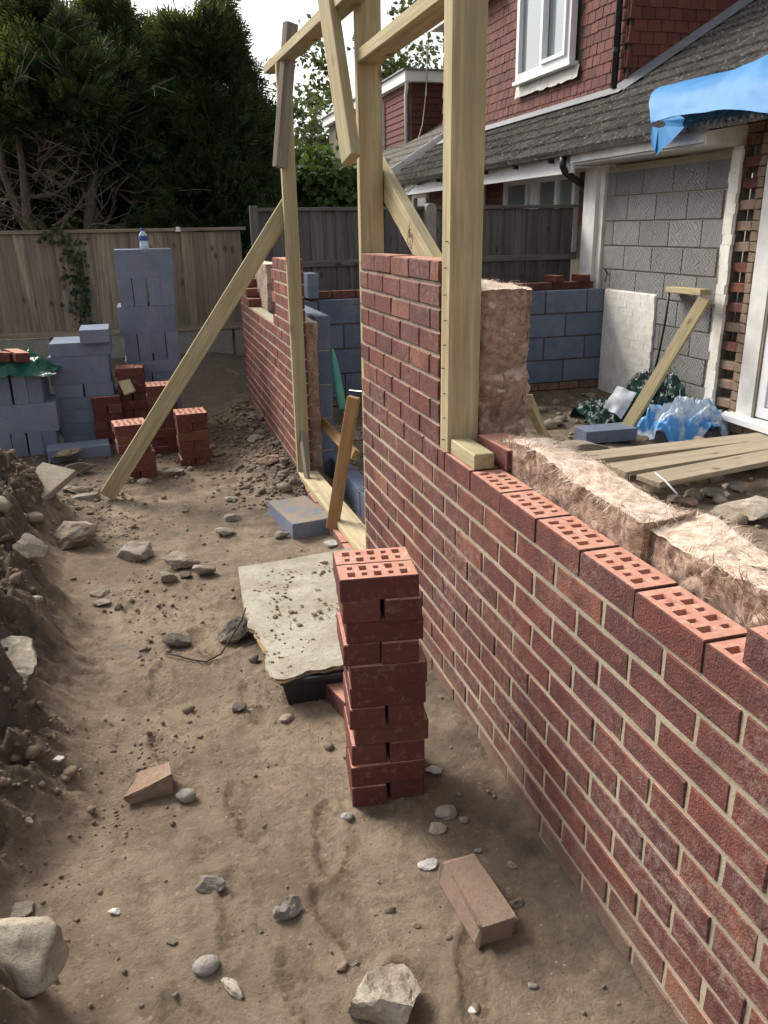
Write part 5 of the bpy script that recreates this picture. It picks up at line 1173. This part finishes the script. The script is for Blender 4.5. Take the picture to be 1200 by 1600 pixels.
# brickbat wedge
p = onz(235, 1228, .03); g0 = gzs(p[0], p[1]); mb = MB(); mb.hexa([(-.062, -.035, 0), (.068, -.018, .0), (.065, .045, 0), (-.005, .05, .0)], [(-.082, -.040, .032), (.070, -.026, .074), (.062, .050, .070), (-.035, .055, .052)])
me = mesh('brickbat', mb.v, mb.f, M['brickbat']); bm = bmesh.new(); bm.from_mesh(me); bmesh.ops.bevel(bm, geom=list(bm.edges), offset=.004, segments=2, affect='EDGES'); bmesh.ops.subdivide_edges(bm, edges=list(bm.edges), cuts=1, use_grid_fill=True)
rr = random.Random(3)
for v in bm.verts: v.co += Vector((rr.uniform(-1, 1), rr.uniform(-1, 1), rr.uniform(-1, 1)))*.0022
bm.to_mesh(me); bm.free(); o = link('brickbat', me); o.location = (p[0], p[1], g0-.004); tag(o, 'pale-topped broken brick wedge lying on its own on the trodden soil', 'brick')
rock('pebble', 'smooth rounded grey pebble beside the broken brick wedge', 291, 1246, 27, .019, 'cob', 3, ang=.1, rough=.06, sink=.2)
rock('flint', 'sharp grey triangular flint with a pale top', 328, 1383, 42, .022, 'flint', 14, ang=.65, dy=.022)
rock('pebble', 'smooth grey pebble half sunk in the soil by a footprint', 322, 1510, 33, .018, 'cob', 5, ang=.1, rough=.05, sink=.3)
rock('mortar_lump', 'small knobbly white mortar lump shaped like a finger', 364, 1546, 14, .011, 'pale', 6, dy=.030, ang=.2, rough=.3, sink=.15, rz=.5)
rock('rubble_lump', 'large chalky mortar-crusted stone half buried in the soil', 602, 1570, 96, .060, 'pale', 17, dy=.075, ang=.6, rough=.25, sub=4)
rock('boulder', 'big pale concrete lump at the foot of the spoil bank', 20, 1532, 130, .080, 'pale', 28, dy=.085, ang=.45, rough=.2, sub=4)
rock('plaster_chip', 'white plaster chip beside the old whole brick', 668, 1350, 26, .012, 'chalk', 9, ang=.7)
rock('plaster_chip', 'white plaster scrap at the foot of the tall brick stack', 679, 1205, 24, .012, 'chalk', 10, ang=.7)
rock('plaster_chip', 'tiny bright white chip alone on the smooth soil', 179, 1424, 17, .007, 'chalk', 12, ang=.7)
rock('stone', 'rounded tan stone between the stack and the old brick', 697, 1271, 30, .018, 'rock', 13, ang=.25)
rock('stone', 'flat pale stone touching the rounded tan one', 683, 1295, 26, .013, 'pale', 14, ang=.4)
rock('stone', 'small grey stone close to the wall foot by the rounded tan one', 724, 1282, 18, .010, 'rock', 15, ang=.4)
rock('pebble', 'small round pebble on open soil in front of the tall stack', 543, 1278, 17, .010, 'cob', 16, ang=.1, rough=.06)
rock('flint', 'dark grey flint poking out of the scuffed soil', 449, 1424, 40, .028, 'flint', 19, ang=.65)
rock('clod', 'small dark clod above the chalky half-buried stone', 536, 1510, 20, .011, 'crumb', 20, ang=.4)
rock('stone', 'small angular chip next to the dark clod', 556, 1502, 20, .010, 'darkrock', 21, ang=.7)
rock('stone', 'rough dark stone with a white chip against it', 371, 1108, 27, .020, 'darkrock', 22, ang=.55)
rock('plaster_chip', 'pale chip leaning on the rough dark stone', 390, 1110, 14, .010, 'pale', 23, ang=.7)
rock('stone', 'pale pebble lying off the corner of the plywood', 448, 1124, 20, .010, 'pale', 24, ang=.3)
rock('rubble_lump', 'rough pitted pale concrete cake in the middle of the trench', 217, 866, 66, .052, 'rock', 25, dy=.085, ang=.4, rough=.3, sub=4)
rock('brickbat', 'dusty broken slab of paired bricks beside the concrete cake', 282, 880, 62, .055, 'slab', 26, dy=.08, ang=.7, planes=12)
rock('rubble_lump', 'small grey rubble below the dusty brick slab', 260, 905, 32, .035, 'rock', 27, ang=.5)
rock('rubble_lump', 'tan rubble lump right of the small grey rubble, by the plywood', 318, 894, 34, .04, 'slab', 29, ang=.4)
rock('rubble_lump', 'low brown stub of brick among the trench rubble', 290, 898, 26, .025, 'darkrock', 30, ang=.5)
rock('rubble_lump', 'squarish dark stone near the loose cable', 277, 1003, 38, .040, 'darkrock', 31, ang=.6)
rock('rubble_lump', 'large grey-black rubble lump against the broken plywood edge', 366, 992, 66, .065, 'darkrock', 35, dy=.07, ang=.6, planes=12)
rock('rubble_lump', 'flat pale mortar patch trodden into the soil', 196, 1018, 62, .02, 'soil2', 36, dy=.07, ang=.5, sink=.42, rough=.4)
rock('stone', 'flat brown stone on the open trench floor', 157, 928, 30, .018, 'slab', 37, ang=.5)
rock('stone', 'little crumbly grey stone below the flat brown one', 163, 942, 30, .014, 'rock', 38, ang=.5)
rock('rubble_slab', 'big mud-caked concrete slab leaning in the spoil bank', 112, 838, 96, .10, 'slab', 39, dy=.16, ang=.6, tilt=(.2, -.25), planes=12, sub=4)
rock('rubble_slab', 'pale concrete edge sticking out of the spoil bank', 18, 1008, 84, .07, 'pale', 40, dy=.12, ang=.6, tilt=(.1, .2), planes=12, sub=4)
rock('rubble_slab', 'thin grey slate leaning on the spoil bank', 55, 880, 48, .02, 'slab', 41, dy=.10, ang=.7, tilt=(.1, .7), zoff=.05)
rock('rubble_lump', 'white plaster lump showing in the dark bank', 28, 945, 30, .04, 'rock', 42, ang=.4)
rock('rubble_lump', 'chunk of concrete in front of the low block pile', 70, 695, 62, .10, 'slab', 43, dy=.12, ang=.6, planes=12)
rock('rubble_lump', 'pale stone standing in the gap between low and middle block piles', 83, 660, 24, .09, 'rock', 44, dy=.06, ang=.5)
rock('rubble_slab', 'flat stone slab resting on rubble before the middle pile', 100, 722, 52, .035, 'slab', 45, dy=.09, ang=.6, tilt=(.0, -.15), zoff=.05)
rock('rubble_lump', 'dark rubble under the flat stone slab', 112, 738, 66, .05, 'darkrock', 46, dy=.1, ang=.5)
p = onz(62, 770, .2); o = beam('stone_slab', (p[0]-.13, p[1]-.16, .17), (p[0]+.10, p[1]+.22, .27), .22, .045, (.1, -.2, 1), M['slab']); tag(o, 'long dirty kerb slab tilted out of the top of the spoil bank', 'slab')
rock('rubble_lump', 'narrow pale brick piece beside the foot of the prop', 118, 766, 42, .03, 'slab', 47, dy=.05, ang=.7)
rock('rubble_lump', 'flat pale stone touching the foot of the prop', 140, 778, 48, .03, 'rock', 48, dy=.05, ang=.6)
for i, (px, py, wp, mt, lb) in enumerate(((200, 752, 22, 'rock', 'grey stone at the base of the leaning brick stack'), (228, 754, 22, 'pale', 'pale flake beside the leaning brick stack'), (275, 740, 30, 'slab', 'dusty stone in front of the short brick stack'),
        (365, 810, 26, 'rock', 'grey stone in the trodden dip before the lying block'), (350, 832, 30, 'slab', 'thin stone lying beside the trodden dip'), (330, 700, 16, 'pale', 'pale chip by the short brick stack'), (362, 780, 20, 'pale', 'pale flake in the middle of the far trench'),
        (440, 838, 24, 'slab', 'flat scrap below the sandy-topped block'), (519, 850, 24, 'chalk', 'white scrap where the stake meets the soil'), (425, 720, 34, 'brickbat', 'orange brick piece half buried in spoil by the far wall'), (400, 690, 28, 'slab', 'grey lump in the spoil against the far wall'),
        (745, 1330, 14, 'rock', 'tiny stone by the wall foot above the old brick'), (798, 1352, 18, 'rock', 'small stone at the shoulder of the old brick'), (805, 1410, 20, 'darkrock', 'dark stone touching the lower corner of the old brick'), (740, 1578, 16, 'chalk', 'small white pebble at the wall-side edge of the soil'),
        (832, 1540, 14, 'flint', 'little dark stone on bare soil below the old brick'), (650, 1447, 14, 'brickbat', 'small tan brick flake left of the old brick'), (30, 1425, 34, 'rock', 'rounded grey stone in the clods above the big pale lump'), (90, 1187, 16, 'chalk', 'pale pebble at the toe of the dark bank'),
        (36, 1256, 18, 'cob', 'small pale pebble on the bank below the dark hollow'), (270, 1473, 16, 'darkrock', 'dark pebble on sandy soil above the sunk pebble'))):
    rock('stone', lb, px, py, wp, .5*wp*(np.linalg.norm(onz(px, py))/FPX)*.55, mt, 60+i, ang=.5, sink=.2)

# scattered clods and grit (uncountable)
def scatter(name, label, XY, S_, mat, seed, zs=.75):
    r = np.random.default_rng(seed); base = []
    for k in range(8):
        bm = bmesh.new(); bmesh.ops.create_icosphere(bm, subdivisions=1, radius=1.0); P = np.array([v.co[:] for v in bm.verts]); F = np.array([[v.index for v in f.verts] for f in bm.faces]); bm.free()
        P *= (1+r.uniform(-.45, .45, (len(P), 1))); P *= r.uniform(.55, 1.4, (1, 3)); base.append(P)
    n = len(XY); Z = gz(XY[:, 0], XY[:, 1]); ki = r.integers(0, 8, n); B = np.array(base)[ki]; a = r.uniform(0, 6.28, n); c, s = np.cos(a), np.sin(a)
    X = B[:, :, 0]*c[:, None]-B[:, :, 1]*s[:, None]; Y = B[:, :, 0]*s[:, None]+B[:, :, 1]*c[:, None]
    V = np.stack([X*S_[:, None]+XY[:, :1], Y*S_[:, None]+XY[:, 1:2], B[:, :, 2]*S_[:, None]*zs+Z[:, None]+S_[:, None]*.3], 2).reshape(-1, 3)
    nv = B.shape[1]; FF = (F[None]+(np.arange(n)*nv)[:, None, None]).reshape(-1, 3)
    o = link(name, fastmesh(name, V, FF, M[mat])); tag(o, label, None, None, 'stuff'); return o
r = np.random.default_rng(9); n = 60000; X = r.uniform(-1.5, .88, n); Y = r.uniform(.95, 7.2, n); b = bankmask(X, Y); tz = toe(Y)-X
den = .035+.75*b+.42*np.exp(-((tz+.12)/.16)**2)*(Y < 5.5); den = den*sstep(-.35, .35, fbm(np.stack([X*2.2, Y*2.2, X*0], 1), 91, 3)+.25*b)
k = r.uniform(0, 1, n) < den*.75; XY = np.stack([X, Y], 1)[k]; S_ = np.clip(r.lognormal(-5.85, .6, k.sum()), .0014, .020)*(1+.8*b[k])*(.8+.12*XY[:, 1])
scatter('soil_clods', 'dark crumbs of soil scattered over bank and trench floor', XY, S_, 'crumb', 92)
n = 2600; X = r.uniform(-1.9, -.35, n); Y = r.uniform(1.0, 5.8, n); k = bankmask(X, Y)*sstep(-.5, .4, fbm(np.stack([X*4, Y*4, X*0], 1), 97, 3)) > r.uniform(.15, 1, n); XY = np.stack([X, Y], 1)[k]
scatter('bank_clods', 'heavy dark clods of dug soil heaped on the spoil bank', XY, np.clip(r.lognormal(-4.6, .6, k.sum()), .004, .042), 'clod', 98, .7)
n = 260; X = r.uniform(-1.7, -.28, n); Y = r.uniform(1.0, 5.8, n); k = bankmask(X, Y) > r.uniform(.2, 1.6, n); XY = np.stack([X, Y], 1)[k]
scatter('bank_rubble', 'broken slabs, stones and mortar lumps tipped into the spoil bank', XY, np.clip(r.lognormal(-3.7, .6, k.sum()), .012, .075), 'slab', 99, .4)
n = 2600; X = r.uniform(-1.2, .87, n); Y = r.uniform(.95, 7.0, n); den = .35+.65*sstep(4.0, 5.5, Y)+.9*np.exp(-((X-.80)/.09)**2); k = r.uniform(0, 1, n) < den*.55
XY = np.stack([X, Y], 1)[k]; S_ = np.clip(r.lognormal(-5.5, .5, k.sum()), .0015, .014)*(.75+.22*XY[:, 1]); scatter('grit', 'pale grit and small stones trodden into the soil', XY, S_, 'stone', 93)
n = 1500; X = .86-np.abs(r.normal(0, .22, n)); Y = r.uniform(4.6, 7.4, n); XY = np.stack([X, Y], 1); S_ = np.clip(r.lognormal(-4.9, .6, n), .003, .045); scatter('rubble', 'broken rubble and spoil heaped along the far wall foot', XY, S_, 'soil2', 94, .6)
n = 700; X = r.uniform(1.3, 4.3, n); Y = r.uniform(2.5, 7.3, n); XY = np.stack([X, Y], 1); S_ = np.clip(r.lognormal(-4.0, .6, n), .008, .07); scatter('rubble', 'loose rubble over the ground inside the extension', XY, S_, 'slab', 95, .6)

# ================================================================== PLYWOOD, TRAY, CABLE
def gpt(px, py, z): return np.array(onz(px, py, z))
out = [gpt(372, 886, .095), gpt(460, 872, .09), gpt(548, 856, .09), gpt(590, 930, .11), gpt(560, 1030, .135)]
r = random.Random(8); L_ = gpt(372, 886, .095)
jag = [(548, 1036), (520, 1041), (497, 1047), (478, 1050), (462, 1057), (444, 1063), (430, 1060), (419, 1050), (414, 1036), (418, 1020), (408, 1004), (402, 995), (398, 985), (386, 976), (388, 966), (383, 958), (378, 930)]
jg = []
for i, (a, b) in enumerate(jag):
    jg.append(gpt(a, b, .135-.04*i/16)); 
    if i < len(jag)-1: a2, b2 = jag[i+1]; jg.append(gpt((a+a2)/2+r.uniform(-3, 3), (b+b2)/2+r.uniform(-3, 3), .135-.04*(i+.5)/16))
poly = out[:3]+out[3:]+jg
plo = empty('plywood_sheet', poly[0], 'dirty pale plywood sheet with a splintered edge lying across a dark tray', 'plywood'); eo = np.array(plo.location)
for li, (dz, inset, mt) in enumerate(((0, 0, 'ply'), (-.0045, .004, 'plyedge'), (-.009, -.003, 'plyedge'), (-.0135, .006, 'ply'))):
    cc = np.mean(poly, 0); rr = random.Random(li); pts = []
    for i, p in enumerate(poly):
        d = (cc-p)/np.linalg.norm(cc-p); pts.append(p+d*(inset+(rr.uniform(-.006, .010) if i >= 5 else 0))+np.array([0, 0, dz]))
    bm = bmesh.new(); vs = [bm.verts.new(p-eo) for p in pts]; f = bm.faces.new(vs)
    if f.normal.z < 0 or True: bm.normal_update()
    if f.normal.z < 0: bmesh.ops.reverse_faces(bm, faces=[f])
    ex = bmesh.ops.extrude_face_region(bm, geom=list(bm.faces)); 
    for v in [g for g in ex['geom'] if isinstance(g, bmesh.types.BMVert)]: v.co.z -= .0042
    bmesh.ops.recalc_face_normals(bm, faces=list(bm.faces)); bmesh.ops.triangulate(bm, faces=[f for f in bm.faces if len(f.verts) > 4])
    me = bpy.data.meshes.new('ply'); bm.to_mesh(me); bm.free(); me.materials.append(M[mt]); link('ply', me, plo)
def inpoly(x, y, pl):
    c = False; j = len(pl)-1
    for i in range(len(pl)):
        if (pl[i][1] > y) != (pl[j][1] > y) and x < (pl[j][0]-pl[i][0])*(y-pl[i][1])/(pl[j][1]-pl[i][1])+pl[i][0]: c = not c
        j = i
    return c
cr = MB(); rr = np.random.default_rng(4); A_, *_ = np.linalg.lstsq(np.array([[p[0], p[1], 1] for p in poly]), np.array([p[2] for p in poly]), rcond=None)
ic = bmesh.new(); bmesh.ops.create_icosphere(ic, subdivisions=1, radius=1.0); icv = np.array([v.co[:] for v in ic.verts]); icf = [tuple(v.index for v in f.verts) for f in ic.faces]; ic.free(); cnt = 0
while cnt < 260:
    x, y = rr.uniform(.2, .95), rr.uniform(2.2, 3.7)
    if not inpoly(x, y, poly) or fbm(np.array([[x*7, y*7, 0]]), 5, 3)[0] < -.05: continue
    s_ = min(.014, rr.lognormal(-5.5, .5)); cr.add((icv*(1+rr.uniform(-.3, .3, (12, 1)))*np.array([s_*1.2, s_, s_*.6])+np.array([x, y, A_[0]*x+A_[1]*y+A_[2]+.001+s_*.2])-eo).tolist(), icf); cnt += 1
link('dirt', mesh('dirt', cr.v, cr.f, M['crumb']), plo)['kind'] = 'stuff'
# dark tray under the sheet: four thin walls and a base
a, b = onz(446, 1107, 0.0), onz(560, 1090, 0.0); ux = Vector(b)-Vector(a); tl = ux.length; ux.normalize(); ta = math.atan2(ux.y, ux.x)
tr = empty('plastic_tray', a, 'charcoal plastic tray propping up the near edge of the plywood', 'tray', rot=(0, 0, ta)); g0 = gzs(a[0]+.1, a[1]+.1)-a[2]
MB().hexa([(.015, .012, g0-.01), (tl-.015, .012, g0-.01), (tl-.015, .018, g0-.01), (.015, .018, g0-.01)], [(-.008, 0, .112), (tl, 0, .112), (tl, .007, .112), (-.008, .007, .112)]).obj('front_side', M['tray'], tr)
MB().hexa([(.015, .02, g0-.01), (.02, .02, g0-.01), (.02, .42, g0-.01), (.015, .42, g0-.01)], [(-.008, .008, .112), (-.001, .008, .112), (-.001, .46, .085), (-.008, .46, .085)]).obj('end_side', M['tray'], tr)
MB().box(.015, tl-.01, .02, .42, g0-.005, g0+.004).obj('tray_base', M['tray'], tr); MB().box(-.012, tl+.002, -.009, -.001, .098, .112).obj('tray_rim', M['tray'], tr)
o = link('brick', SB[2]); p = onz(545, 1115, 0); o.location = (p[0], p[1]+.08, gzs(p[0], p[1]+.08)+.03); o.rotation_euler = (0, 0, .25); tag(o, 'red brick half hidden between the tray and the tall stack', 'brick')
pts = [gpt(x, y, z) for x, y, z in ((258, 1021, .012), (275, 1024, .02), (300, 1031, .012), (322, 1034, .012), (345, 1022, .02), (362, 995, .05), (378, 968, .09), (384, 950, .115))]
cp = [Vector(p) for p in pts]; cb = MB().tube(cp, .0034, 7); tag(cb.obj('cable', M['rust'], None, (0, 0, 0), True), 'loose dark cable trailing from the plywood across the soil', 'cable')
pts = [gpt(x, y, z) for x, y, z in ((190, 1302, .012), (196, 1312, .012), (193, 1322, .010), (186, 1330, .012))]
MB().tube([Vector(p) for p in pts], .0022, 5); 

# ================================================================== INSIDE THE EXTENSION
def zin(px, py, z): p = onz(px, py, z); return (p[0], p[1], z)
for i, (a, b, wd, lb) in enumerate((((915, 716), (1215, 682), .20, 'rear scaffold plank of the three lying by the door step'), ((962, 735), (1230, 692), .21, 'middle plank of the three lying by the door step'), ((1012, 752), (1250, 705), .20, 'front plank with a thick dark edge by the door step'))):
    A, B_ = Vector(zin(*a, .085+.004*i+.012*(i == 2))), Vector(zin(*b, .085+.004*i+.012*(i == 2))); d = (B_-A).normalized()
    o = beam('plank', A, A+d*1.95, wd, .034, (0, 0, 1), M['plank']); tag(o, lb, 'plank')
for i, (x, y) in enumerate(((3.2, 4.75), (3.9, 4.6))):
    o = link('brick', SB[i]); o.location = (x, y-.1, .03); o.rotation_euler = (0, 0, 1.2+i); o.scale = (1, 1, 1.02); tag(o, ['brick packing the planks at their open end', 'brick packing under the planks beside the blue bag'][i], 'brick')
# leaning L of timber
lr = empty('timber_angle', onz(968, 680, 0), 'two pale timbers nailed in an L, propped above the rubble bags', 'timber', None); eo = lr.location
bt, tp_ = Vector(onz(975, 676, .0)), Vector(onx(1102, 466, 4.24)); beam('leg', bt, tp_, .095, .047, (-1, -.6, .3), tm, lr, eo)
tl_ = Vector(onx(1048, 452, 4.33)); beam('arm', tl_, tp_+Vector((0, 0, .045)), .095, .047, (0, 0, 1), tm, lr, eo)
MB().tube([onx(1046, 455, 4.3), onx(1040, 500, 4.3), onx(1029, 555, 4.33), onx(1015, 610, 4.35)], .010, 6).obj('cable', M['blk'], lr, eo, True)
# rebar / wire starters on the block wall
wr = empty('wall_starters', ony(965, 450, 7.40), 'bent rusty wall starter wires where block wall meets the house', 'wire'); eo = wr.location
for (a, b, c) in (((966, 458), (967, 430), (962, 408)), ((968, 455), (970, 425), (968, 412)), ((946, 440), (949, 428), (945, 420)), ((952, 440), (950, 428), (956, 421))):
    MB().tube([ony(*a, 7.42), ony(*b, 7.40), ony(*c, 7.38)], .008, 5).obj('wire', M['rust'], wr, eo)
# bags
def film_bag(name, label, cx, cy, z, sx, sy, hz, mat, seed, n=90):
    U, V_ = np.meshgrid(np.linspace(-1, 1, n), np.linspace(-1, 1, n)); P = np.stack([U.ravel(), V_.ravel(), np.zeros(n*n)], 1); rad_ = np.hypot(P[:, 0], P[:, 1])
    a_ = np.arctan2(P[:, 1], P[:, 0]); q_ = np.stack([P[:, 0], P[:, 1], P[:, 0]*0+seed], 1)
    qw = q_*2.2+.5*np.stack([fbm(q_*2, seed+k, 2) for k in range(3)], 1); r1 = 1-np.abs(fbm(qw, seed, 2))*3.2; r2 = 1-np.abs(fbm(qw*2.1+5, seed+3, 2))*3.0; r3 = 1-np.abs(fbm(qw*4.6+9, seed+6, 2))*3.0
    dome = np.clip(1-rad_**2.4*(.92+.25*np.sin(a_*5+seed)), 0, 1)**.55
    Z = z+hz*dome*(.62+.22*np.clip(r1, -.3, 1)+.14*np.clip(r2, -.3, 1)+.07*np.clip(r3, -.3, 1))+.012*np.clip(r2, 0, 1)*(rad_ > .9)
    pinch = 1+.14*np.clip(r1, -.5, 1)*(rad_ > .45)
    X = cx+P[:, 0]*sx*pinch*(1+.18*fbm(q_*1.5, seed+8, 2)); Y = cy+P[:, 1]*sy*pinch*(1+.18*fbm(q_*1.5+4, seed+9, 2))
    a = np.arange((n-1)*(n-1)); r0, c0 = a//(n-1), a % (n-1); k_ = r0*n+c0; F = np.stack([k_, k_+1, k_+n+1, k_+n], 1); keep = rad_[F].max(1) < 1.12
    o = link(name, fastmesh(name, np.stack([X, Y, Z], 1), F[keep], M[mat], True)); tag(o, label, 'bag'); return o
c = onz(1070, 674, .0); film_bag('plastic_bag', 'blue and white plastic rubble bag slumped by the door step', c[0], c[1], -.03, .34, .25, .32, 'bagblue', 5)
film_bag('plastic_bag', 'dark green plastic bag bunched against the block panel', 4.14, 6.05, -.03, .21, .30, .46, 'baggreen', 8)
film_bag('plastic_bag', 'flat dark green bag under the sheet of paper', 3.82, 6.22, -.03, .27, .28, .20, 'baggreen', 9)
pc = [onp(x, y, (3.85, 6.0, .1), (-.35, -.62, .7)) for x, y in ((962, 607), (992, 620), (968, 659), (940, 642))]
V = []; n = 14
for j in range(n):
    for i in range(n):
        u, v = i/(n-1), j/(n-1); p = (pc[0]*(1-u)+pc[1]*u)*(1-v)+(pc[3]*(1-u)+pc[2]*u)*v; V.append(p+np.array([0, -.02, .03])+np.array([-.3, -.6, .7])*(.018*vnoise(np.array([u*3.1, v*3.3, 4.]), 3)+.012*math.sin(u*3)))
tag(link('paper_sheet', fastmesh('paper_sheet', V, [(j*n+i, j*n+i+1, (j+1)*n+i+1, (j+1)*n+i) for j in range(n-1) for i in range(n-1)], M['paper'], True)), 'crumpled white paper sheet lying on the dark green bags', 'paper')
o = link('brickbat', rock_mesh('brickbat', 77, .06, .05, .04, M['brickbat'], .7)); p = onz(1080, 684, .04); o.location = (p[0], p[1]-.08, .04); tag(o, 'orange brick piece showing at the mouth of the blue bag', 'brick')
for i, (px, py, wp, h, mt, lb) in enumerate(((905, 698, 90, .07, 'slab', 'broad rubble lump under the lying block inside the extension'), (1085, 765, 34, .05, 'slab', 'grey stone in front of the planks'), (1115, 762, 34, .045, 'rock', 'long grey stone lying in front of the planks'), (1150, 755, 28, .05, 'rock', 'pale angular stone beside the long grey one'),
        (1160, 790, 110, .07, 'pale', 'flat heap of pale concrete dust past the insulation'), (1060, 768, 30, .03, 'darkrock', 'black torn sheet scrap under the plank ends'), (1070, 776, 40, .03, 'brickbat', 'reddish tile piece poking up behind the insulation'), (1135, 763, 14, .03, 'chalk', 'small white chip between the grey stones'), (1175, 785, 22, .05, 'darkrock', 'dark stone on the pale dust heap'))):
    p = onz(px, py, 0.0); g_ = gzs(p[0], p[1]); d = np.linalg.norm(p-CO); s_ = wp*d/FPX/2
    o = link('rubble_lump', rock_mesh('rubble_lump', 300+i, s_*1.1, s_*.9, h, M[mt], .6)); o.location = (p[0], p[1], g_+h*.45); tag(o, lb, 'rubble')
p = onz(1040, 745, .05); MB().tube([onz(1033, 742, .1), onz(1050, 760, .1), onz(1058, 772, .06)], .006, 5)
tag(MB().tube([Vector(onz(1024, 739, .12)), Vector(onz(1040, 752, .14)), Vector(onz(1058, 772, .1))], .006, 6).obj('cable', M['white'], None, (0, 0, 0), True), 'white wire running over the plank ends', 'wire')
o = beam('timber_offcut', onz(855, 690, .0), ony(826, 628, 3.4), .07, .04, (-1, -.4, .2), tm); tag(o, 'pale timber leg leaning behind the upright insulation', 'timber')
